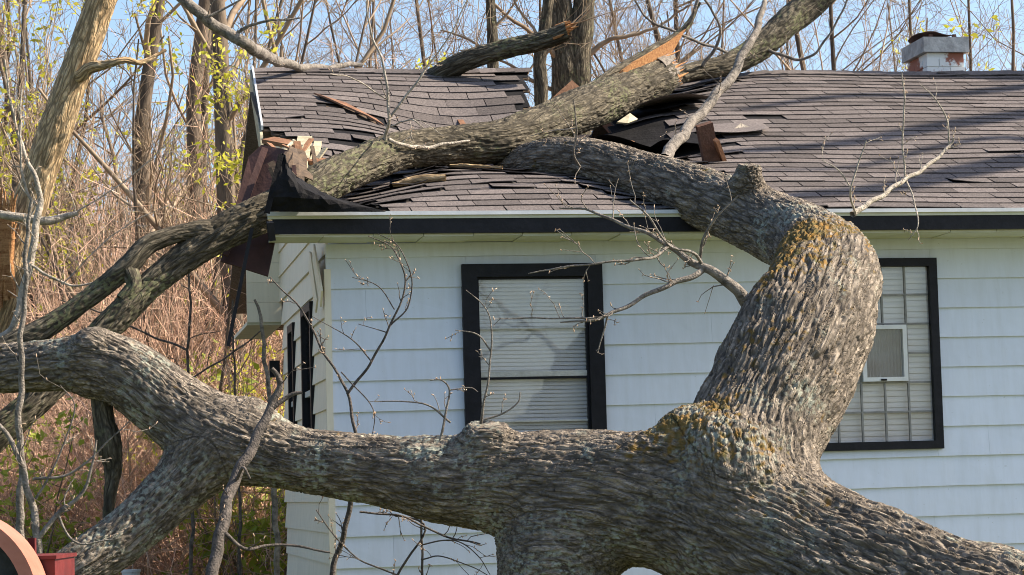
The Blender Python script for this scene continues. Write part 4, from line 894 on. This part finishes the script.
solo('leaning_branch', 'pale grey bough crossing in front of the leaning tan trunk at far left', 'branch', [
    [(-30, 218, 15.2, .03), (0, 215, 15.2, .036), (30, 218, 15.2, .038), (55, 220, 15.2, .036), (78, 213, 15.2, .02)], [(-20, 350, 15, .030), (10, 330, 15, .032), (24, 290, 15, .034), (34, 240, 15.05, .034), (40, 200, 15.1, .028), (30, 165, 15.1, .018), (14, 120, 15.2, .012), (5, 60, 15.2, .008)],
    [(38, 205, 15.1, .016), (26, 190, 15.1, .012), (20, 140, 15.1, .01), (22, 90, 15.2, .007)], [(30, 265, 15, .012), (70, 285, 15, .01), (110, 278, 15, .006)], [(70, 216, 15.2, .008), (112, 190, 15.2, .006), (150, 160, 15.2, .005), (190, 120, 15.2, .003)],
    [(62, 285, 15, .006), (96, 250, 15, .006), (132, 222, 15, .005), (170, 205, 15, .003)]], MT['twig_pale'], P(-20, 350, 15), side=.9, seed=16, thin=.72)
# dead sticks lying on the shingles
for i, (lab, a0, s0, a1, s1, r) in enumerate((('short pale dead stick lying on the shingles under the limb', .50, .88, .85, .82, .026), ('thin bent tan stick on the shingles right of the pale dead stick', .96, 1.37, 1.30, 1.2, .014))):
    e = empty('dead_stick', roofp(a0, s0, .02)); tag(e, lab, 'stick')
    mid = roofp((a0 + a1) / 2, (s0 + s1) / 2 + .02, .03)
    bark_tube('stick', [list(roofp(a0, s0, .03)) + [r * .6], list(mid) + [r], list(roofp(a1, s1, .03)) + [r * .7]], MT['bark_tan'], e, sides=16, k=30, amp=.006, lump=.3)
e = empty('wood_chip', roofp(3.3, 2.2, .02)); tag(e, 'pale split wood chip on the shingles right of the pipe', 'wood chip')
slab('chip', MT['twig_pale'], [P(730, 132, 17.75), P(741, 123, 17.85), P(752, 128, 17.85), P(741, 132, 17.8)], .03, e)

# ------------------------------------------------------------------ machine at the lower left corner
mc = empty('machine', P(0, 760, 11.0)); tag(mc, 'red machine with a round salmon guard at the lower left corner', 'machine')
cc = P(-52, 605, 11.0); rx = .435
def ring(m, c, r0, r1, y0, y1, n=64):
    b = []
    for i in range(n):
        t = 2 * math.pi * i / n; d = np.array([math.cos(t), 0, math.sin(t)])
        b += [c + d * r0 + np.array([0, y0, 0]), c + d * r1 + np.array([0, y0, 0]), c + d * r1 + np.array([0, y1, 0]), c + d * r0 + np.array([0, y1, 0])]
    m.add(b, [(4 * i + j, 4 * ((i + 1) % n) + j, 4 * ((i + 1) % n) + (j + 1) % 4, 4 * i + (j + 1) % 4) for i in range(n) for j in range(4)]); return m
ring(MB(), cc, rx - .062, rx, -.12, .16).build('guard', MT['salmon'], mc)
ring(MB(), cc, .10, rx - .063, -.03, .05).build('disc', MT['rubber'], mc)
ring(MB(), cc, .0, .099, -.08, .07, 24).build('hub', MT['rust'], mc)
for i in range(6):
    t = i * math.pi / 3; ring(MB(), cc + np.array([math.cos(t) * .22, -.035, math.sin(t) * .22]), .0, .02, -.02, .0, 10).build('bolt', MT['rust'], mc)
p0 = P(28, 560, 11.2)
MB().hexa([p0 + np.array(q) for q in ((-.05, 0, -1.0), (.125, 0, -1.0), (.125, .5, -1.0), (-.05, .5, -1.0), (-.05, 0, .0), (.125, 0, .0), (.125, .5, .0), (-.05, .5, .0))]).build('body', MT['red_paint'], mc)
MB().hexa([p0 + np.array(q) for q in ((-.06, -.015, .001), (.135, -.015, .001), (.135, .51, .001), (-.06, .51, .001), (-.06, -.015, .018), (.135, -.015, .018), (.135, .51, .018), (-.06, .51, .018))]).build('lid', MT['red_paint'], mc)
MB().hexa([p0 + np.array(q) for q in ((-.022, .1, .019), (.012, .1, .019), (.012, .14, .019), (-.022, .14, .019), (-.022, .1, .10), (.012, .1, .10), (.012, .14, .10), (-.022, .14, .10))]).build('post', MT['red_paint'], mc)

# ------------------------------------------------------------------ woods behind
def grow(r_, starts, dirs, lens, rads, K, wob, trop, taper=.3):
    T = len(starts); P_ = np.empty((T, K, 3)); P_[:, 0] = starts; d = dirs.copy()
    for k in range(1, K):
        d = d + r_.normal(size=(T, 3)) * wob + np.array([0, 0, trop]); d /= np.linalg.norm(d, axis=1, keepdims=True)
        P_[:, k] = P_[:, k - 1] + d * (lens / (K - 1))[:, None]
    R_ = rads[:, None] * np.linspace(1, taper, K)[None]
    return P_, R_
def children(r_, P_, R_, per, lo, hi, ang, lenf, lens, radf, rmin):
    T, K, _ = P_.shape; idx = np.repeat(np.arange(T), per); u_ = r_.uniform(lo, hi, len(idx)); f = u_ * (K - 1); i = np.minimum(f.astype(int), K - 2); w_ = (f - i)[:, None]
    st = P_[idx, i] * (1 - w_) + P_[idx, i + 1] * w_; t = P_[idx, i + 1] - P_[idx, i]; t /= np.linalg.norm(t, axis=1, keepdims=True)
    ra = r_.normal(size=t.shape); ra -= t * (ra * t).sum(1, keepdims=True); ra /= np.linalg.norm(ra, axis=1, keepdims=True)
    a = r_.uniform(ang * .6, ang * 1.3, len(idx))[:, None]; d = t * np.cos(a) + ra * np.sin(a)
    L = lens[idx] * lenf * r_.uniform(.5, 1.2, len(idx)) * (1.15 - .6 * u_); rr = np.maximum(R_[idx, i] * radf * r_.uniform(.6, 1.1, len(idx)), rmin)
    return st, d, L, rr
def tree_proto(seed, h, r, lean=(0, 0), first=.12, n1=16, n2=6, n3=5, ang=.75, stems=1, leaves=0, leafmat=None, droop=.05, leafsize=.05):
    r_ = np.random.default_rng(seed)
    st = np.zeros((stems, 3)); st[:, :2] = r_.normal(size=(stems, 2)) * (.18 if stems > 1 else 0)
    d = np.tile([lean[0], lean[1], 1.], (stems, 1)); d[:, :2] += r_.normal(size=(stems, 2)) * (.22 if stems > 1 else .04)
    d /= np.linalg.norm(d, axis=1, keepdims=True)
    L0 = np.full(stems, h) * r_.uniform(.8, 1, stems); P0, R0 = grow(r_, st, d, L0, np.full(stems, r) * r_.uniform(.75, 1, stems), 14, .05, .03, .2)
    s1 = children(r_, P0, R0, n1, first, .98, ang, .34, L0, .42, .010); P1, R1 = grow(r_, *s1, 9, .13, droop)
    s2 = children(r_, P1, R1, n2, .15, 1, ang, .55, s1[2],   .5, .006); P2, R2 = grow(r_, *s2, 6, .17, .04)
    s3 = children(r_, P2, R2, n3, .15, 1, ang * 1.1, .6, s2[2], .5, .004); P3, R3 = grow(r_, *s3, 4, .2, .04, .6)
    trunk = vtubes(P0, R0, 10); crown = cat_vf([vtubes(P1, R1, 6), vtubes(P2, R2, 4), vtubes(P3, R3, 3)])
    out = dict(trunk=mesh_np('trunk', *trunk, True), crown=mesh_np('crown', *crown, True))
    if leaves:
        tips = np.concatenate([P3[:, 1:].reshape(-1, 3), P2[:, 2:].reshape(-1, 3)]); pk = tips[r_.integers(0, len(tips), leaves)] + r_.normal(size=(leaves, 3)) * .05
        out['foliage'] = leaf_mesh(r_, pk, leafsize)
    return out
def leaf_mesh(r_, pk, size):
    n = len(pk); a = r_.normal(size=(n, 3)); a /= np.linalg.norm(a, axis=1, keepdims=True); b = r_.normal(size=(n, 3)); b -= a * (a * b).sum(1, keepdims=True); b /= np.linalg.norm(b, axis=1, keepdims=True)
    s = size * r_.uniform(.5, 1.2, (n, 1)); c = np.cross(a, b) * s * .2
    v = np.stack([pk - a * s, pk + b * s * .45 + c, pk + a * s, pk - b * s * .45 + c], 1).reshape(-1, 3)
    return mesh_np('foliage', v, np.arange(4 * n).reshape(n, 4))
protos = [
    tree_proto(1, 15, .16, (.03, 0), .10, 18, 5, 4, .8), tree_proto(2, 14, .13, (-.05, 0), .08, 20, 5, 4, .7),
    tree_proto(3, 12, .08, (.1, 0), .06, 16, 5, 5, .6, stems=3), tree_proto(4, 13, .11, (.0, 0), .12, 18, 6, 5, .9, leaves=3600, leafsize=.06),
    tree_proto(5, 9, .055, (.12, 0), .05, 16, 6, 5, .6, stems=4), tree_proto(6, 17, .20, (0, 0), .22, 18, 5, 4, .85),
    tree_proto(7, 8, .05, (-.08, 0), .08, 18, 6, 5, .7, stems=2, leaves=3600, leafsize=.055),
    tree_proto(8, 15, .19, (.02, 0), .30, 11, 4, 2, .8), tree_proto(9, 14, .085, (.0, 0), .1, 26, 7, 6, .95)]
pmat = [('wood_bark', 'wood_twig', None)] * 3 + [('wood_bark', 'wood_twig', 'leaf_yellow'), ('wood_bark', 'wood_twig', None), ('wood_bark', 'wood_twig', None), ('wood_bark', 'wood_twig', 'leaf_yellow'), ('wood_bark', 'wood_twig', None), ('wood_bark', 'wood_twig', None)]
for pr_, pm in zip(protos, pmat):
    pr_['trunk'].materials.append(MT[pm[0]]); pr_['crown'].materials.append(MT[pm[1]])
    if 'foliage' in pr_: pr_['foliage'].materials.append(MT[pm[2]])
def plant(k, px, d, scale, rot, label, group, name='bare_tree', tilt=0):
    p = CAM + ray(px, 490) * (d / ray(px, 490)[1]); e = empty(name, (p[0], p[1], -.05)); tag(e, label, 'tree', group)
    e.rotation_euler = (0, tilt, rot); e.scale = (scale,) * 3
    for nm, me in protos[k].items():
        c = bpy.data.objects.new(nm, me); COL.objects.link(c); c.parent = e
    return e
wood = random.Random(9)
KIND = {0: 'stout single-stemmed bare tree', 1: 'slim single-stemmed bare tree', 2: 'three-stemmed bare tree', 3: 'tall tree flecked with yellow-green buds', 4: 'low bare tree of four thin stems', 6: 'small two-stemmed tree in yellow-green leaf', 8: 'slender finely twigged bare tree'}
for (k, px, d, sc, tl, lab) in (
        (0, 152, 30, 1.05, .02, 'thick dark bare trunk left of a matching pair behind the brush'), (0, 192, 32, 1.15, .0, 'thick dark bare trunk nearer the house in the left wood'),
        (1, 246, 26, 1.1, .03, 'bare trunk standing just left of the gable rake'), (1, 48, 34, 1.0, .0, 'upright ivy-flecked bare tree left of the leaning tan trunk')):
    plant(k, px, d, sc, wood.uniform(0, 6), lab, 'bare trees behind the house', tilt=tl)
for i in range(22):
    px = wood.uniform(-60, 300); d = wood.uniform(26, 62); kk = wood.choice([0, 1, 2, 2, 3, 4, 4, 6, 6, 8]); plant(kk, px, d, wood.uniform(.75, 1.15), wood.uniform(0, 6.28), KIND[kk] + ' in the wood left of the house', 'bare trees in the left wood', tilt=wood.uniform(-.08, .10))
for i in range(44):
    px = wood.uniform(300, 1080); d = wood.uniform(33, 62); kk = wood.choice([8, 8, 2, 4, 8, 8]); plant(kk, px, d, wood.uniform(.75, 1.05), wood.uniform(0, 6.28), KIND[kk] + ' showing above the roof ridge', 'bare trees above the ridge', tilt=wood.uniform(-.08, .08))
plant(6, 1020, 34, .95, 1.0, 'yellow-leafed tree at the right end of the ridge beyond the chimney', None, 'leafing_tree')
plant(3, 20, 28, .8, 2.0, 'yellow-green budding tree at the upper left corner', None, 'leafing_tree')
plant(6, 205, 24, .75, 3.0, 'small yellow-green budding tree left of the house gable', None, 'leafing_tree')
# a big tree out of frame to the right: its bowed limbs streak the shingles with shade
shade = empty('bare_tree', (12.2, 20.5, 0)); tag(shade, 'big bare tree standing beyond the right end of the house', 'tree')
SD = np.array(sdir); R0_ = H(0, -OVER, EAVE_Z)
def over_roof(px, py, x):
    r = ray(px, py); q = CAM + r * (((R0_ - CAM) @ RN) / (r @ RN)); return q + SD * ((x - q[0]) / SD[0])
bark_tube('trunk', [[12.2, 20.5, -.1, .34], [12.2, 20.5, 4, .30], [12.3, 20.4, 8, .27], [12.2, 20.3, 12, .22], [12.4, 20.4, 16, .12], [12.4, 20.5, 19, .04]], MT['bark_limb'], shade, step=.08, sides=24, k=14, amp=.02)
for row, x, r0 in (([(1090, 152), (1030, 160), (960, 172), (880, 190), (790, 198), (700, 205)], 11.8, .13), ([(1090, 106), (1030, 114), (950, 126), (860, 141), (770, 150), (700, 152)], 12.2, .11), ([(1090, 84), (1030, 87), (940, 95), (840, 98), (740, 110)], 12.6, .085), ([(1090, 140), (1000, 139), (930, 149), (850, 168), (760, 172)], 12.0, .05)):
    r0 *= 1.35; pts = [over_roof(px, py, x) for px, py in row]; root = np.array([12.2, 20.3, pts[0][2] - 1.2])
    ctrl = [list(root) + [r0 * 1.15]] + [list(p) + [r0 * (1 - .6 * i / (len(pts) - 1))] for i, p in enumerate(pts)]
    bark_tube('limb', ctrl, MT['bark_limb'], shade, step=.08, sides=16, k=16, amp=.012)
twr = np.random.default_rng(5)
st_ = np.array([[12.2, 20.4, z] for z in np.linspace(9, 18, 26)]); dd = twr.normal(size=(26, 3)); dd[:, 2] = np.abs(dd[:, 2]) + .3; dd[:, 1] = np.abs(dd[:, 1]); dd /= np.linalg.norm(dd, axis=1, keepdims=True)
P1_, R1_ = grow(twr, st_, dd, np.full(26, 4.0), np.full(26, .05), 8, .12, .05); c_ = children(twr, P1_, R1_, 7, .2, 1, .8, .5, np.full(26, 4.0), .5, .008); P2_, R2_ = grow(twr, *c_, 5, .2, .03)
v, q = cat_vf([vtubes(P1_, R1_, 5), vtubes(P2_, R2_, 3)]); link('crown', mesh_np('crown', v, q, True), MT['wood_twig'], shade)
def upright(label, paths, crown, mat):
    e = empty('bare_tree', P(paths[0][0][0], 560, paths[0][0][2])); tag(e, label, 'tree', 'bare trees behind the house')
    for p in paths: bark_tube('trunk', pix(p), MT[mat], e, step=.04, sides=28, k=20, amp=.014, lump=.14)
    twig_system('crown', crown, MT['wood_twig'], e, side=1.2, buds=False, seed=int(paths[0][0][0]), tl=.9)
upright('thick dark double-stemmed tree behind the gap in the roof ridge', [[(566, 560, 30, .24), (567, 300, 30, .22), (567, 110, 30, .20), (563, 40, 30, .17), (556, -30, 30, .15), (540, -140, 30, .1)], [(580, 560, 30, .2), (580, 300, 30, .19), (578, 110, 30, .17), (580, 40, 30, .15), (588, -30, 30, .13), (600, -140, 30, .1)]],
        [[(566, 70, 30, .04), (540, 40, 29.8, .03), (500, 10, 29.5, .02), (470, -20, 29.5, .01)], [(580, 60, 30, .04), (610, 40, 30, .03), (650, 30, 30, .02), (690, 5, 30, .01)], [(570, 95, 30, .03), (540, 85, 30, .025), (500, 60, 30, .015), (460, 50, 30, .008)]], 'bark_limb')
upright('slim pale trunk seen through the gap in the roof ridge', [[(536, 560, 27, .09), (540, 300, 27, .085), (541, 105, 27, .075), (540, 60, 27, .07), (546, 20, 27, .06), (552, -30, 27, .05)]], [[(541, 60, 27, .02), (560, 40, 27, .015), (590, 10, 27, .01)], [(541, 40, 27, .02), (520, 10, 27, .014), (505, -20, 27, .01)]], 'bark_limb')
upright('thin grey trunk standing above the ridge left of the broken limb tip', [[(495, 560, 29, .09), (494, 300, 29, .085), (493, 75, 29, .07), (492, 30, 29, .065), (488, -30, 29, .05)]], [[(493, 60, 29, .02), (470, 40, 29, .015), (440, 30, 29, .01)], [(492, 30, 29, .02), (510, 10, 29, .014), (525, -15, 29, .01)]], 'bark_limb')

# leaning sunlit trunk at far left
lt = empty('leaning_tree', P(-30, 620, 19)); tag(lt, 'leaning sunlit tan trunk with split orange wood at the far left', 'tree')
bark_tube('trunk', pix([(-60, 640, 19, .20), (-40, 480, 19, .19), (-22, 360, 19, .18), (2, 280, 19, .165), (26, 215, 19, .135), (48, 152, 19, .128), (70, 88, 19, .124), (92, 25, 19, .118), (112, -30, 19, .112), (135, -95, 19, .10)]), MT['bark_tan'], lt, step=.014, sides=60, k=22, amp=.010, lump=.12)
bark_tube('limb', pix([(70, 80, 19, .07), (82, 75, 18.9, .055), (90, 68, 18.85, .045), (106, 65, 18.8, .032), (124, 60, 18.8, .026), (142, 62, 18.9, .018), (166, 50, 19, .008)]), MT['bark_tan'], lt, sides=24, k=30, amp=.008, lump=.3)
pr = np.random.default_rng(5); nS = 30
b0 = np.array([P(pr.uniform(-14, 16), pr.uniform(235, 310), 18.78) for _ in range(nS)]); t0 = np.array([P(pr.uniform(-10, 18), pr.uniform(185, 232), 18.76) for _ in range(nS)])
Pn = np.stack([b0, b0 * .5 + t0 * .5, t0], 1); v, q = vtubes(Pn, np.tile([.03, .028, .003], (nS, 1)), 4); link('split_wood', mesh_np('split_wood', v, q), MT['raw_wood'], lt)

# the reddish thicket that fills the left: nobody could count it
def thicket():
    r_ = np.random.default_rng(77); parts = []
    for (n, x0, x1, d0, d1, hh, rad) in ((2800, -70, 300, 23, 31, 4.0, .0065), (3200, -70, 310, 31, 48, 6.8, .0085)):
        px = r_.uniform(x0, x1, n); d = r_.uniform(d0, d1, n)
        st = np.stack([(px - 512) / F_PX * d, d, np.zeros(n)], 1); clump = noise(np.stack([st[:, 0] * .8, st[:, 1] * .5, st[:, 0] * 0 + 2], 1))
        L = hh * r_.uniform(.5, 1.1, n) * (1 + .35 * clump); dr = r_.normal(size=(n, 3)) * .45; dr[:, 2] = 1; dr /= np.linalg.norm(dr, axis=1, keepdims=True)
        P1, R1 = grow(r_, st, dr, L, np.full(n, rad), 7, .16, -.06, .4); parts.append(vtubes(P1, R1, 3))
        c = children(r_, P1, R1, 5, .15, 1, .9, .35, L, .7, rad * .55); P2, R2 = grow(r_, *c, 4, .3, -.02, .5); parts.append(vtubes(P2, R2, 3))
    v, q = cat_vf(parts); o = link('thicket', mesh_np('thicket', v, q), MT['brush']); tag(o, 'dense reddish-brown leafless thicket under the trees at left', 'thicket', kind='stuff')
    o2 = o.copy(); COL.objects.link(o2); o2.location = (.45, 2.2, 0); o2['label'] = 'deeper layer of the reddish thicket behind the nearest brush'
thicket()
# green shrubs breaking into leaf
def shrub_proto(seed, h, w_, nl, size):
    r_ = np.random.default_rng(seed); n = 16; st = r_.normal(size=(n, 3)) * .12; st[:, 2] = 0; d = r_.normal(size=(n, 3)) * w_; d[:, 2] = 1; d /= np.linalg.norm(d, axis=1, keepdims=True)
    L = np.full(n, h) * r_.uniform(.6, 1.1, n); P0, R0 = grow(r_, st, d, L, np.full(n, .014), 8, .12, .0, .3); c = children(r_, P0, R0, 9, .15, 1, .9, .4, L, .6, .005); P1, R1 = grow(r_, *c, 5, .25, .02, .5)
    tips = P1[:, 1:].reshape(-1, 3); pk = tips[r_.integers(0, len(tips), nl)] + r_.normal(size=(nl, 3)) * .06
    return dict(stems=mesh_np('stems', *cat_vf([vtubes(P0, R0, 4), vtubes(P1, R1, 3)])), foliage=leaf_mesh(r_, pk, size))
sp = [shrub_proto(41, 2.2, .45, 3200, .05), shrub_proto(42, 1.7, .5, 2600, .045)]
for s_ in sp: s_['stems'].materials.append(MT['wood_twig']); s_['foliage'].materials.append(MT['leaf_green'])
for i, (px, d, sc, lab) in enumerate(((8, 22, 1.0, 'green leafing shrub low at the left edge behind the saplings'), (262, 23, 1.35, 'green leafing shrub beside the gable wall'), (212, 25, 1.2, 'green leafing shrub left of the one beside the gable'), (285, 26, 1.5, 'green shrub directly behind the far gable corner'), (165, 27, 1.1, 'green shrub deep in the brush under the mossy limb'), (62, 26, 1.0, 'green shrub between the forked sapling and the brush'), (240, 30, 1.9, 'taller green shrub behind the hanging brown panel'))):
    p = CAM + ray(px, 490) * (d / ray(px, 490)[1]); e = empty('shrub', (p[0], p[1], -.03)); tag(e, lab, 'shrub', 'green shrubs left of the house'); e.scale = (sc,) * 3; e.rotation_euler = (0, 0, i * 1.7)
    for nm, me in sp[i % 2].items():
        c = bpy.data.objects.new(nm, me); COL.objects.link(c); c.parent = e

bk = empty('bucket', P(132, 655, 21)); tag(bk, 'small white bucket standing behind the low fallen branch at the bottom left', 'bucket')
cb_ = P(132, 655, 21); cb_[2] = 0
def frustum(m, c, r0, r1, z0, z1, n=24):
    v = [c + np.array([math.cos(2 * math.pi * i / n) * r, math.sin(2 * math.pi * i / n) * r, z]) for r, z in ((r0, z0), (r1, z1)) for i in range(n)]
    return m.add(v, [(i, (i + 1) % n, n + (i + 1) % n, n + i) for i in range(n)] + [tuple(range(n - 1, -1, -1)), tuple(range(n, 2 * n))])
frustum(MB(), cb_, .065, .08, 0, .775).build('pail', MT['white_metal'], bk)
frustum(MB(), cb_, .088, .088, .776, .80).build('rim', MT['white_metal'], bk)
